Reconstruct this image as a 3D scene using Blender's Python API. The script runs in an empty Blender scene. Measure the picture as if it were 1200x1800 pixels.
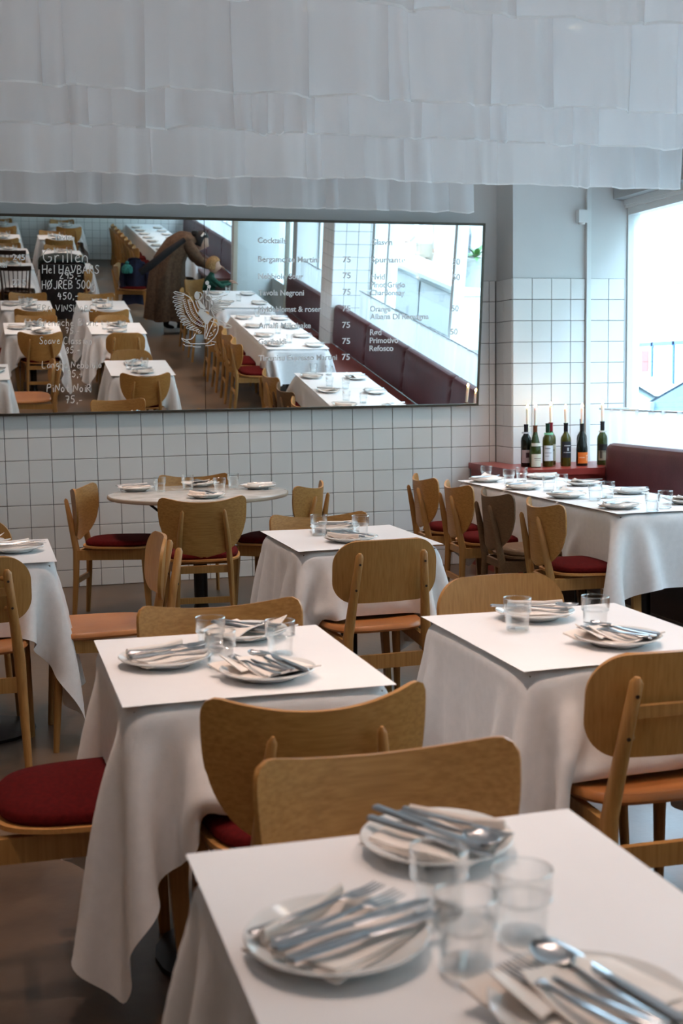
import bpy, bmesh, math, random
import numpy as np
from math import sin, cos, pi, radians, hypot, atan2, sqrt
from mathutils import Vector, Matrix

C = bpy.context.scene.collection
S = bpy.context.scene
# ------------------------------------------------------------------ camera
CAMP = (0.27763, -0.10841, -0.015144, 2188.0)   # yaw, pitch, roll, focal in px of 1200x1800
EYE = 1.42
def cam_axes():
    yaw, pitch, roll, F = CAMP
    f = np.array([sin(yaw)*cos(pitch), cos(yaw)*cos(pitch), sin(pitch)])
    r = np.cross(f, [0, 0, 1.]); r /= np.linalg.norm(r); u = np.cross(r, f)
    c, s = cos(roll), sin(roll)
    return c*r+s*u, -s*r+c*u, f
_r, _u, _f = cam_axes()
cd = bpy.data.cameras.new('camera'); cam = bpy.data.objects.new('camera', cd); C.objects.link(cam)
m = Matrix.Identity(4)
for i in range(3):
    m[i][0] = _r[i]; m[i][1] = _u[i]; m[i][2] = -_f[i]
m[0][3], m[1][3], m[2][3] = 0, 0, EYE
cam.matrix_world = m
cd.sensor_fit = 'VERTICAL'; cd.sensor_height = 36; cd.sensor_width = 24
cd.lens = 36*2188/1800; cd.clip_start = .05; cd.clip_end = 300
cd.dof.use_dof = True; cd.dof.focus_distance = 5.3; cd.dof.aperture_fstop = 5.0
S.camera = cam
# ------------------------------------------------------------------ world, sun, lights, exposure
SKY = 8.4; LAMP = 46.0; VOILE_FILL = 1.0; SUN = 2.0
w = bpy.data.worlds.new('world'); S.world = w; w.use_nodes = True
nt = w.node_tree; nt.nodes.clear()
o_ = nt.nodes.new('ShaderNodeOutputWorld'); b_ = nt.nodes.new('ShaderNodeBackground')
b_.inputs[0].default_value = (.56, .79, 1.0, 1); b_.inputs[1].default_value = SKY
nt.links.new(b_.outputs[0], o_.inputs[0])
sd = bpy.data.lights.new('sun', 'SUN'); sd.energy = SUN; sd.angle = radians(1); sd.color = (1, .93, .82)
so = bpy.data.objects.new('sun', sd); C.objects.link(so); so.rotation_euler = (radians(-10), radians(-38), 0)
def portal(y0, y1, z0, z1):
    l = bpy.data.lights.new('window_portal', 'AREA'); l.shape = 'RECTANGLE'; l.size = z1-z0; l.size_y = y1-y0
    l.cycles.is_portal = True
    o = bpy.data.objects.new('window_portal', l); C.objects.link(o)
    o.location = (4.70, (y0+y1)/2, (z0+z1)/2); o.rotation_euler = (0, radians(90), 0)
WINS = [(2.45, 8.39), (-.1, 1.95), (-8.6, -3.0), (-2.9, -.3)]
for a_, c_ in WINS: portal(a_, c_, .5, 2.57)
S.view_settings.view_transform = 'Standard'; S.view_settings.look = 'None'
S.view_settings.gamma = 1; S.view_settings.use_curve_mapping = False
S.view_settings.exposure = 0.95

rnd = random.Random(7)
# ------------------------------------------------------------------ materials
def mat(name, col, rough=.5, metal=0, spec=.5, emis=None, es=0, trans=0, ior=1.45, sheen=0, alpha=1, coat=0):
    M = bpy.data.materials.new(name); M.use_nodes = True
    p = M.node_tree.nodes['Principled BSDF']
    p.inputs['Base Color'].default_value = (*col, 1); p.inputs['Roughness'].default_value = rough
    p.inputs['Metallic'].default_value = metal; p.inputs['Specular IOR Level'].default_value = spec
    p.inputs['Transmission Weight'].default_value = trans; p.inputs['IOR'].default_value = ior
    p.inputs['Sheen Weight'].default_value = sheen; p.inputs['Coat Weight'].default_value = coat
    if emis: p.inputs['Emission Color'].default_value = (*emis, 1); p.inputs['Emission Strength'].default_value = es
    return M
def N(M, t, **kw):
    n = M.node_tree.nodes.new(t)
    for k, v in kw.items():
        if hasattr(n, k): setattr(n, k, v)
    return n
def noisy(M, c1, c2, scale=5, detail=4, stretch=(1, 1, 1), bump=0, bscale=None, coord='Object', lo=.35, hi=.65, rough_var=0):
    nt = M.node_tree; L = nt.links; p = nt.nodes['Principled BSDF']
    tc = N(M, 'ShaderNodeTexCoord'); mp = N(M, 'ShaderNodeMapping'); mp.inputs['Scale'].default_value = stretch
    L.new(tc.outputs[coord], mp.inputs[0])
    no = N(M, 'ShaderNodeTexNoise'); no.inputs['Scale'].default_value = scale; no.inputs['Detail'].default_value = detail
    L.new(mp.outputs[0], no.inputs[0])
    cr = N(M, 'ShaderNodeValToRGB'); cr.color_ramp.elements[0].position = lo; cr.color_ramp.elements[1].position = hi
    cr.color_ramp.elements[0].color = (*c1, 1); cr.color_ramp.elements[1].color = (*c2, 1)
    L.new(no.outputs[0], cr.inputs[0]); L.new(cr.outputs[0], p.inputs['Base Color'])
    if bump:
        n2 = N(M, 'ShaderNodeTexNoise'); n2.inputs['Scale'].default_value = bscale or scale; n2.inputs['Detail'].default_value = 3
        L.new(mp.outputs[0], n2.inputs[0])
        bp = N(M, 'ShaderNodeBump'); bp.inputs['Strength'].default_value = bump; bp.inputs['Distance'].default_value = .01
        L.new(n2.outputs[0], bp.inputs['Height']); L.new(bp.outputs[0], p.inputs['Normal'])
    if rough_var:
        mr = N(M, 'ShaderNodeMapRange'); mr.inputs['To Min'].default_value = p.inputs['Roughness'].default_value-rough_var
        mr.inputs['To Max'].default_value = p.inputs['Roughness'].default_value+rough_var
        L.new(no.outputs[0], mr.inputs[0]); L.new(mr.outputs[0], p.inputs['Roughness'])
    return M
def wood(name, c1, c2, axis=0, rough=.42):
    M = mat(name, c1, rough)
    st = [46, 46, 46]; st[axis] = 1.3
    noisy(M, c1, c2, 3.0, 3, tuple(st), bump=.05, lo=.25, hi=.75)
    return M
OAK_H = wood('oak_cross_grain', (.34, .155, .038), (.50, .255, .072), 0)
OAK_V = wood('oak_upright_grain', (.37, .175, .046), (.50, .26, .078), 2)
OAK_L = wood('oak_legs', (.32, .15, .042), (.45, .235, .072), 2)
OAK_EDGE = wood('oak_edge', (.50, .235, .070), (.58, .30, .10), 0)
OAK_D = wood('oak_brown', (.13, .070, .030), (.20, .11, .05), 0, .62)
TAN = noisy(mat('tan_seat', (.5, .2, .07), .36), (.42, .155, .045), (.50, .20, .062), 6, bump=.03, bscale=60)
DARKW = mat('dark_brown_wood', (.035, .018, .012), .4)
RED = noisy(mat('burgundy_wool', (.07, .003, .004), .9, spec=.15), (.066, .0025, .003), (.098, .004, .0045), 90, bump=.25, bscale=400)
PLUM = noisy(mat('plum_leather', (.085, .022, .026), .45), (.075, .020, .024), (.095, .025, .029), 8, bump=.08, bscale=90)
SEATR = wood('dark_red_bench_wood', (.10, .02, .015), (.14, .028, .02), 1, .35)
LEDGE = noisy(mat('red_paint', (.28, .035, .025), .28), (.27, .032, .024), (.31, .042, .03), 4)
CLOTH = noisy(mat('white_linen', (.80, .79, .79), .85, sheen=.15), (.78, .775, .775), (.82, .81, .81), 40, bump=.12, bscale=350)
PAPER = noisy(mat('white_paper', (.83, .82, .82), .7), (.82, .81, .81), (.85, .84, .84), 3, bump=.03, bscale=12)
NAPK = noisy(mat('cream_napkin', (.84, .76, .70), .85), (.83, .75, .68), (.87, .80, .74), 30, bump=.1, bscale=300)
CHINA = mat('white_glaze', (.78, .78, .76), .12, coat=.3)
STEEL = mat('cutlery_steel', (.36, .37, .38), .28, 1)
SILVER = mat('brushed_steel', (.5, .5, .5), .35, 1)
MIRR = mat('mirror_silver', (.90, .915, .90), .005, 1)
FRAME = mat('dark_bronze_frame', (.07, .06, .045), .4, .6)
LETTER = mat('pale_lettering', (.92, .93, .93), .5)
CHALK = mat('cream_pen', (.90, .87, .82), .6)
TILE = noisy(mat('white_tile_glaze', (.74, .74, .72), .14, spec=.22), (.76, .76, .74), (.81, .81, .79), 1.3, 2, bump=.02, bscale=5)
GROUT = noisy(mat('dark_grout', (.06, .058, .055), .9), (.05, .048, .046), (.08, .077, .072), 20)
PAINT = noisy(mat('wall_paint', (.66, .67, .66), .7), (.65, .66, .65), (.68, .69, .68), 2, bump=.03, bscale=60)
WHITEP = mat('white_frame_paint', (.72, .75, .74), .35)
CEIL = mat('ceiling_paint', (.84, .83, .81), .8)
FLOOR = noisy(mat('worn_concrete', (.12, .095, .075), .34), (.058, .035, .021), (.165, .108, .066), 1.6, 9, bump=.05, bscale=30, rough_var=.12)
BLACK = mat('black_metal', (.012, .012, .013), .4, .3)
MARBLE = noisy(mat('pale_stone_top', (.55, .53, .49), .12), (.46, .44, .41), (.63, .61, .57), 9, 8)
STONE_EDGE = mat('stone_edge', (.50, .40, .30), .4)
BLUE = mat('blue_door_paint', (.012, .10, .28), .35)
WAX = mat('candle_wax', (.85, .80, .70), .5); WAX.node_tree.nodes['Principled BSDF'].inputs['Subsurface Weight'].default_value = .3
FLAME = mat('flame', (1, .6, .2), emis=(1, .55, .18), es=40)
LAMPM = mat('lamp_glow', (1, .8, .6), emis=(1, .72, .42), es=25)
def glassy(name, col, rough=.0, mixf=.12, tint=(1, 1, 1)):
    M = bpy.data.materials.new(name); M.use_nodes = True; nt = M.node_tree; nt.nodes.clear()
    o = nt.nodes.new('ShaderNodeOutputMaterial'); mx = nt.nodes.new('ShaderNodeMixShader')
    t = nt.nodes.new('ShaderNodeBsdfTransparent'); g = nt.nodes.new('ShaderNodeBsdfGlossy')
    t.inputs[0].default_value = (*tint, 1); g.inputs[0].default_value = (*col, 1); g.inputs['Roughness'].default_value = rough
    lw = nt.nodes.new('ShaderNodeLayerWeight'); lw.inputs[0].default_value = mixf
    nt.links.new(lw.outputs['Facing'] if mixf > .2 else lw.outputs['Fresnel'], mx.inputs[0]); nt.links.new(t.outputs[0], mx.inputs[1]); nt.links.new(g.outputs[0], mx.inputs[2])
    nt.links.new(mx.outputs[0], o.inputs[0]); return M
GLASS = glassy('tumbler_glass', (.97, .98, .98), .01, .24, (.985, .99, .99))
PANE = glassy('window_glass', (.9, .95, 1), .0, .30, (.97, .985, .985))
_nt = PANE.node_tree; _lw = [n for n in _nt.nodes if n.type == 'LAYER_WEIGHT'][0]; _mx = [n for n in _nt.nodes if n.type == 'MIX_SHADER'][0]
_p = _nt.nodes.new('ShaderNodeMath'); _p.operation = 'POWER'; _p.inputs[1].default_value = 5; _a = _nt.nodes.new('ShaderNodeMath'); _a.operation = 'MULTIPLY_ADD'; _a.inputs[1].default_value = .7; _a.inputs[2].default_value = .035
_lw.inputs[0].default_value = .5; _nt.links.new(_lw.outputs['Facing'], _p.inputs[0]); _nt.links.new(_p.outputs[0], _a.inputs[0]); _nt.links.new(_a.outputs[0], _mx.inputs[0])
BOT = {}
for k, c in dict(green=(.055, .085, .02), olive=(.09, .085, .012), dark=(.012, .016, .012)).items():
    M = mat('bottle_glass_'+k, c, .06); M.node_tree.nodes['Principled BSDF'].inputs['Transmission Weight'].default_value = .35; BOT[k] = M
def sheer(name, col, tr, mixt):
    M = bpy.data.materials.new(name); M.use_nodes = True; nt = M.node_tree; nt.nodes.clear(); L = nt.links
    o = nt.nodes.new('ShaderNodeOutputMaterial'); m1 = nt.nodes.new('ShaderNodeMixShader'); m2 = nt.nodes.new('ShaderNodeMixShader')
    d = nt.nodes.new('ShaderNodeBsdfDiffuse'); t = nt.nodes.new('ShaderNodeBsdfTranslucent'); x = nt.nodes.new('ShaderNodeBsdfTransparent')
    d.inputs[0].default_value = (*col, 1); t.inputs[0].default_value = (*col, 1)
    lw = nt.nodes.new('ShaderNodeLayerWeight'); lw.inputs[0].default_value = .35
    mr = nt.nodes.new('ShaderNodeMapRange'); mr.inputs['To Min'].default_value = 1-tr; mr.inputs['To Max'].default_value = 1
    L.new(lw.outputs['Facing'], mr.inputs[0])
    m1.inputs[0].default_value = mixt; L.new(d.outputs[0], m1.inputs[1]); L.new(t.outputs[0], m1.inputs[2])
    L.new(mr.outputs[0], m2.inputs[0]); L.new(x.outputs[0], m2.inputs[1]); L.new(m1.outputs[0], m2.inputs[2])
    L.new(m2.outputs[0], o.inputs[0]); return M
SHEER = sheer('white_voile', (.93, .93, .94), .22, .5)
CAFE = sheer('white_cafe_voile', (.82, .82, .82), .12, .5)

# ------------------------------------------------------------------ mesh helpers
class MB:
    def __init__(s): s.v = []; s.f = []
    def add(s, vs, fs):
        n = len(s.v); s.v += [tuple(p) for p in vs]; s.f += [tuple(i+n for i in f) for f in fs]; return s
    def box(s, x0, x1, y0, y1, z0, z1):
        return s.add([(x0,y0,z0),(x1,y0,z0),(x1,y1,z0),(x0,y1,z0),(x0,y0,z1),(x1,y0,z1),(x1,y1,z1),(x0,y1,z1)],
            [(0,3,2,1),(4,5,6,7),(0,1,5,4),(1,2,6,5),(2,3,7,6),(3,0,4,7)])
    def tube(s, pts, rad, n=10, cap=True, sx=1, flat=None):
        pts = [Vector(p) for p in pts]
        if not hasattr(rad, '__len__'): rad = [rad]*len(pts)
        ref = Vector(flat) if flat else None
        rings = []
        for i, p in enumerate(pts):
            t = (pts[min(i+1, len(pts)-1)]-pts[max(i-1, 0)]).normalized()
            a = ref or (Vector((0, 0, 1)) if abs(t.z) < .9 else Vector((1, 0, 0)))
            u = (a-t*a.dot(t)).normalized(); v = t.cross(u)
            rings.append([p+u*cos(2*pi*k/n)*rad[i]+v*sin(2*pi*k/n)*rad[i]*sx for k in range(n)])
        vs = [q for r in rings for q in r]; fs = []
        for i in range(len(pts)-1):
            for k in range(n): fs.append((i*n+k, i*n+(k+1) % n, (i+1)*n+(k+1) % n, (i+1)*n+k))
        if cap: fs.append(tuple(range(n))[::-1]); fs.append(tuple((len(pts)-1)*n+k for k in range(n)))
        return s.add(vs, fs)
    def beam(s, p, q, w, h, w2=None, h2=None, up=(0, 0, 1)):
        p = Vector(p); q = Vector(q); t = (q-p).normalized(); a = Vector(up)
        if abs(t.dot(a)) > .97: a = Vector((0, 1, 0))
        v = (a-t*a.dot(t)).normalized(); u = t.cross(v); w2 = w2 or w; h2 = h2 or h
        vs = []
        for c, W, H in ((p, w, h), (q, w2, h2)):
            vs += [c-u*W/2-v*H/2, c+u*W/2-v*H/2, c+u*W/2+v*H/2, c-u*W/2+v*H/2]
        return s.add(vs, [(0,3,2,1),(4,5,6,7),(0,1,5,4),(1,2,6,5),(2,3,7,6),(3,0,4,7)])
    def lathe(s, prof, n=20, c=(0, 0, 0), close=False):
        vs = []; fs = []
        for r, z in prof: vs += [(c[0]+r*cos(2*pi*k/n), c[1]+r*sin(2*pi*k/n), c[2]+z) for k in range(n)]
        for i in range(len(prof)-1):
            for k in range(n): fs.append((i*n+k, i*n+(k+1) % n, (i+1)*n+(k+1) % n, (i+1)*n+k))
        if prof[0][0] > 1e-4 and close: fs.append(tuple(range(n))[::-1])
        if prof[-1][0] > 1e-4 and close: fs.append(tuple((len(prof)-1)*n+k for k in range(n)))
        return s.add(vs, fs)
    def prism(s, poly, z0, z1):
        n = len(poly); vs = [(x, y, z0) for x, y in poly]+[(x, y, z1) for x, y in poly]
        fs = [tuple(range(n))[::-1], tuple(range(n, 2*n))]+[(i, (i+1) % n, (i+1) % n+n, i+n) for i in range(n)]
        return s.add(vs, fs)
    def grid(s, f, nu, nv, th=0, nf=None):
        P = [[Vector(f(i/(nu-1), j/(nv-1))) for j in range(nv)] for i in range(nu)]
        vs = [p for r in P for p in r]; idx = lambda i, j: i*nv+j
        fs = [(idx(i, j), idx(i+1, j), idx(i+1, j+1), idx(i, j+1)) for i in range(nu-1) for j in range(nv-1)]
        if th:
            Q = []
            for i in range(nu):
                for j in range(nv):
                    du = P[min(i+1, nu-1)][j]-P[max(i-1, 0)][j]; dv = P[i][min(j+1, nv-1)]-P[i][max(j-1, 0)]
                    nn = du.cross(dv); nn = nn.normalized() if nn.length > 1e-9 else Vector((0, 1, 0))
                    Q.append(P[i][j]-nn*th)
            n = len(vs); vs += Q
            fs += [tuple(k+n for k in f_[::-1]) for f_ in fs]
            bd = [idx(i, 0) for i in range(nu)]+[idx(nu-1, j) for j in range(1, nv)]+[idx(i, nv-1) for i in range(nu-2, -1, -1)]+[idx(0, j) for j in range(nv-2, 0, -1)]
            for a, b in zip(bd, bd[1:]+bd[:1]): fs.append((b, a, a+n, b+n))
        return s.add(vs, fs)
    def mesh(s, name, mt, smooth=False, merge=True):
        me = bpy.data.meshes.new(name); me.from_pydata([tuple(p) for p in s.v], [], s.f)
        bm = bmesh.new(); bm.from_mesh(me)
        if merge: bmesh.ops.remove_doubles(bm, verts=bm.verts, dist=1e-5)
        bmesh.ops.recalc_face_normals(bm, faces=bm.faces)
        bm.to_mesh(me); bm.free()
        me.materials.append(mt)
        if smooth:
            me.polygons.foreach_set('use_smooth', [True]*len(me.polygons))
            try: me.set_sharp_from_angle(angle=radians(40))
            except Exception: pass
        me.update(); return me
    def build(s, name, mt, parent=None, smooth=False, **kw):
        return link(name, s.mesh(name, mt, smooth), parent, **kw)
def link(name, me, parent=None, label=None, cat=None, group=None, kind=None):
    o = bpy.data.objects.new(name, me); C.objects.link(o)
    if parent is not None: o.parent = parent
    if label: o['label'] = label
    if cat: o['category'] = cat
    if group: o['group'] = group
    if kind: o['kind'] = kind
    return o
def thing(name, label, cat, loc=(0, 0, 0), rz=0, group=None):
    o = link(name, None, None, label, cat, group); o.location = loc; o.rotation_euler = (0, 0, rz); return o
KIDS = {}
def kids(o):
    return [c for c in KIDS.get(o.name, [])]
def register(root):
    for o in list(bpy.data.objects):
        if o.parent: KIDS.setdefault(o.parent.name, [])
    for o in bpy.data.objects:
        if o.parent and o not in KIDS[o.parent.name]: KIDS[o.parent.name].append(o)
def dup(root, loc, rz, label=None, cat=None, group=None, deep=True):
    r = root.copy(); C.objects.link(r); r.location = loc; r.rotation_euler = (0, 0, rz)
    if label: r['label'] = label
    if group: r['group'] = group
    elif 'group' in r and not group: del r['group']
    if deep:
        for ch in kids(root):
            c = ch.copy(); C.objects.link(c); c.parent = r
            for g in kids(ch):
                d = g.copy(); C.objects.link(d); d.parent = c
    return r
PROTO = {}
def place(kind, make, loc, rz, label, cat, group=None, deep=True):
    """first use builds the thing itself, later ones copy it with its parts"""
    if kind not in PROTO:
        o = make(label, cat); o.location = loc; o.rotation_euler = (0, 0, rz)
        if group: o['group'] = group
        PROTO[kind] = o
        ch = [c for c in bpy.data.objects if c.parent == o]; KIDS[o.name] = ch
        for c in ch: KIDS[c.name] = [g for g in bpy.data.objects if g.parent == c]
        return o
    return dup(PROTO[kind], loc, rz, label, cat, group, deep)

# ------------------------------------------------------------------ tiled surfaces
def tile_mesh(w, h, d=.008, b=.0025):
    m = MB(); m.add([(-w/2,0,-h/2),(w/2,0,-h/2),(w/2,0,h/2),(-w/2,0,h/2),(-w/2,-d+b,-h/2),(w/2,-d+b,-h/2),(w/2,-d+b,h/2),(-w/2,-d+b,h/2),
        (-w/2+b,-d,-h/2+b),(w/2-b,-d,-h/2+b),(w/2-b,-d,h/2-b),(-w/2+b,-d,h/2-b)],
        [(0,1,5,4),(1,2,6,5),(2,3,7,6),(3,0,4,7),(4,5,9,8),(5,6,10,9),(6,7,11,10),(7,4,8,11),(8,9,10,11)])
    return m
TS = .153; TG = .0038
_tc = {}
def tile_piece(parent, cx, cy, cz, w, h, rz):
    k = (round(w, 3), round(h, 3))
    if k not in _tc: _tc[k] = tile_mesh(w, h).mesh('tile', TILE)
    o = link('tile', _tc[k], parent); o.location = (cx, cy, cz); o.rotation_euler = (radians(rnd.uniform(-.10, .10)), 0, rz+radians(rnd.uniform(-.13, .13)))
def edges(a, b, org):
    """tile joints along a..b with joint origin org"""
    k = math.ceil((a-org)/TS-1e-6); out = [a]
    while org+k*TS < b-1e-6:
        if org+k*TS > a+1e-6: out.append(org+k*TS)
        k += 1
    return out+[b]
def tiles(parent, p0, rz, x0, x1, z0, z1, xorg, zorg, single=lambda x, z: True):
    """tiles a vertical strip; local x runs along the wall from p0, faces local -y"""
    ex = edges(x0, x1, xorg); ez = edges(z0, z1, zorg); st = MB(); n = 0
    for a, b in zip(ex, ex[1:]):
        for c, d in zip(ez, ez[1:]):
            w = b-a-TG; h = d-c-TG
            if w < .012 or h < .012: continue
            x = (a+b)/2; z = (c+d)/2
            gx = p0[0]+cos(rz)*x; gy = p0[1]+sin(rz)*x
            if single(x, z) and n < 300:
                tile_piece(parent, gx, gy, z, w, h, rz); n += 1
            else:
                q = tile_mesh(w, h); R = Matrix.Translation((gx, gy, z)) @ Matrix.Rotation(rz, 4, 'Z')
                st.add([R @ Vector(v) for v in q.v], q.f)
    if st.v: st.build('tile_field', TILE, parent, kind='stuff')

ZR = 1.0368 % TS           # joint rows
WY = 8.703                 # back wall plane (grout face)
# ------------------------------------------------------------------ room shell
def struct(name, mb, mt, **kw):
    o = mb.build(name, mt, None, **kw); o['kind'] = 'structure'; return o
floor = struct('floor', MB().box(-3.4, 4.9, -9, 8.95, -.12, 0), FLOOR)
ceiling = struct('ceiling', MB().box(-3.4, 4.95, -9, 8.95, 3.4, 3.6), CEIL)
wall_back = struct('wall_back', MB().box(-3.4, 4.72, WY+.004, 8.85, 0, 3.4), PAINT)
MB().box(-3.2, 3.70, WY, WY+.006, 0, 2.108).build('grout_bed', GROUT, wall_back)
tiles(wall_back, (0, WY, 0), 0, -3.2, 3.693, 0, 2.108, .1239, ZR,
      lambda x, z: (x > -.35 and z < 1.2) or x > 3.48)
wall_front = struct('wall_front', MB().box(-3.4, 4.9, -8.95, -8.754, 0, 3.4), PAINT)
MB().box(-3.2, 4.5, -8.756, -8.75, 0, 2.108).build('grout_bed', GROUT, wall_front)
tiles(wall_front, (0, -8.75, 0), pi, -4.5, 3.2, 0, 2.108, .05, ZR, lambda x, z: -3.5 < x < .3 and z < 1.7)
wall_left = struct('wall_left', MB().box(-3.4, -3.2, -8.95, 8.95, 0, 3.4), mat('clay_bounce_paint', (.42, .22, .12), .8))  # out of view; clay tone chosen to cut the fill and warm the shadows
# right wall: parapet, head and piers with windows between
wall_right = struct('wall_right', MB().box(4.6, 4.72, -8.95, 8.85, 0, .5).box(4.6, 4.72, -8.95, 8.85, 2.76, 3.4), PAINT)
# corner pier by the candles
pier = struct('pillar', MB().box(3.708, 4.715, 8.408, 8.703, 0, 3.4), PAINT)
MB().box(3.704, 4.6, 8.404, 8.41, 0, 2.108).box(3.704, 3.71, 8.404, 8.70, 0, 2.108).build('grout_bed', GROUT, pier)
tiles(pier, (0, 8.404, 0), 0, 3.70, 4.275, .7, 2.108, 3.70, ZR)
tiles(pier, (0, 8.404, 0), 0, 4.315, 4.597, .7, 2.108, 4.466, ZR)
tiles(pier, (3.704, 0, 0), -pi/2, -8.696, -8.404, .7, 2.108, -8.555, ZR)
# second pier, seen in the mirror
pier2 = struct('pillar', MB().box(4.128, 4.9, 1.958, 2.442, 0, 3.4), PAINT)
MB().box(4.124, 4.6, 1.954, 2.446, 0, 2.108).build('grout_bed', GROUT, pier2)
tiles(pier2, (0, 2.446, 0), pi, -4.6, -4.12, 0, 2.108, -4.12, ZR)
tiles(pier2, (4.124, 0, 0), -pi/2, -2.446, -1.954, 0, 2.108, -2.446, ZR)
tiles(pier2, (0, 1.954, 0), 0, 4.12, 4.6, 0, 2.108, 4.12, ZR, lambda x, z: False)
# entrance piers between the door bays
pier3 = struct('pillar', MB().box(4.3, 4.9, -.32, -.08, 0, 3.4), PAINT)
pier4 = struct('pillar', MB().box(3.95, 4.9, -3.02, -2.88, 0, 3.4), PAINT)

def window(y0, y1, mull, z0=.5, z1=2.57):
    M = MB()
    X = 4.62
    M.box(X, X+.10, y0, y1, z0, z0+.06); M.box(X, X+.10, y0, y1, z1, z1+.05); M.box(X, X+.10, y0, y0+.04, z0, z1); 
    M.box(X, X+.10, y1-.012, y1, z0, z1)
    M.box(4.60, 4.715, y0, y1, z1+.05, z1+.19); M.box(4.585, 4.60, y0, y1, z1+.07, z1+.12)
    o = struct('window_%d' % (len(WN)+1), M, WHITEP); WN.append(o)
    for k in mull: MB().box(X-.01, X+.11, k-.035, k+.035, z0+.06, z1).build('mullion', WHITEP, o)
    ed = [y0]+list(mull)+[y1]
    for a, b in zip(ed, ed[1:]): MB().box(X+.045, X+.051, a+.02, b-.01, z0+.05, z1+.01).build('pane', PANE, o)
    return o
WN = []
window(2.445, 8.404, [3.05, 5.2])
window(-.08, 1.955, [.9])
window(-8.75, -3.02, [-6.9, -5.0])
# soffit box above the first window
struct('trim_1', MB().box(4.50, 4.6, 4.6, 8.40, 2.68, 2.80).box(4.52, 4.58, 2.45, 8.40, 2.80, 2.9), mat('grey_soffit', (.38, .40, .40), .6))
# entrance: blue door frame with two panes
door = struct('door_1', MB().box(4.64, 4.74, -1.30, -1.18, 0, 2.4).box(4.64, 4.74, -.44, -.32, 0, 2.4).box(4.64, 4.74, -1.3, -.32, 2.3, 2.42)
    .box(4.64, 4.74, -1.2, -.42, 0, .25).box(4.64, 4.74, -1.2, -.42, .88, 1.02), BLUE)
MB().box(4.685, 4.691, -1.19, -.43, .25, .88).build('pane', PANE, door)
MB().box(4.685, 4.691, -1.19, -.43, 1.02, 2.3).build('pane', PANE, door)
for a, b in ((.25, .88), (1.02, 2.3)):
    MB().box(4.635, 4.645, -1.18, -1.14, a, b).box(4.635, 4.645, -.48, -.44, a, b).box(4.635, 4.645, -1.14, -.48, b-.04, b).box(4.635, 4.645, -1.14, -.48, a, a+.04).build('bead', WHITEP, door)
MB().tube([(4.62, -.52, .95), (4.58, -.52, .95), (4.58, -.52, 1.25), (4.62, -.52, 1.25)], .012).build('door_handle', SILVER, door, smooth=True)
struct('window_4', MB().box(4.66, 4.76, -2.88, -1.30, .0, .12).box(4.66, 4.76, -2.88, -1.30, 2.4, 2.76).box(4.64, 4.78, -1.40, -1.30, 0, 2.76).box(4.66, 4.76, -2.1, -2.04, .1, 2.4), WHITEP)
MB().box(4.70, 4.706, -2.88, -1.4, .1, 2.41).build('pane', PANE, bpy.data.objects['window_4'])
# draught screen beside the door with a long handle
scr = struct('trim_2', MB().box(3.70, 3.76, -1.62, -1.56, 0, 2.6).box(4.5, 4.56, -1.62, -1.56, 0, 2.6).box(3.7, 4.56, -1.62, -1.56, 0, .1), mat('cream_post', (.62, .60, .50), .4))
MB().box(3.76, 4.5, -1.593, -1.587, .1, 2.6).build('pane', PANE, scr)
# conduit with a small sensor box on the pier
cond = MB().box(4.278, 4.312, 8.376, 8.404, .765, 3.4); cond.build('trim_3', WHITEP)['kind'] = 'structure'
sb = thing('sensor_box', 'small white sensor box beside the conduit on the corner pier', 'sensor', (4.238, 8.385, 2.55))
MB().box(-.036, .036, -.03, .02, -.045, .045).build('housing', WHITEP, sb)
MB().lathe([(.0, 0), (.024, 0), (.022, -.012), (0, -.014)], 12, (0, -.005, -.045)).build('lens', CHINA, sb, smooth=True)

# ------------------------------------------------------------------ mirror
TM = radians(6.33); MP = (8.66, 1.19)
def mir(x, y):
    d = _f+_r*(x-600)/CAMP[3]-_u*(y-900)/CAMP[3]
    n = np.array([0, -cos(TM), -sin(TM)]); o = np.array([0, 0, EYE]); k = ((np.array([0, *MP])-o)@n)/(d@n); q = o+k*d
    return q[0], (q[2]-MP[1])/cos(TM)
wm = thing('wall_mirror', 'long thin-framed wall mirror tilted forward, covered with menu lettering', 'mirror', (0, MP[0], MP[1]))
wm.rotation_euler = (pi/2+TM, 0, 0)
for a, b in ((-.556, 1.489), (1.493, 3.525)): MB().box(a, b, .015, 1.305, -.012, 0).build('mirror_panel', MIRR, wm)
MB().box(-.57, 3.538, 0, .016, -.022, .008).build('frame_bottom', FRAME, wm)
MB().box(-.57, 3.538, 1.304, 1.322, -.022, .008).build('frame_top', FRAME, wm)
MB().box(3.524, 3.538, .016, 1.304, -.022, .008).build('frame_side', FRAME, wm)
MB().box(-.57, -.556, .016, 1.304, -.022, .008).build('frame_side', FRAME, wm)
MB().box(-.56, 3.53, .01, 1.31, -.03, -.013).build('backing_board', DARKW, wm)
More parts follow.
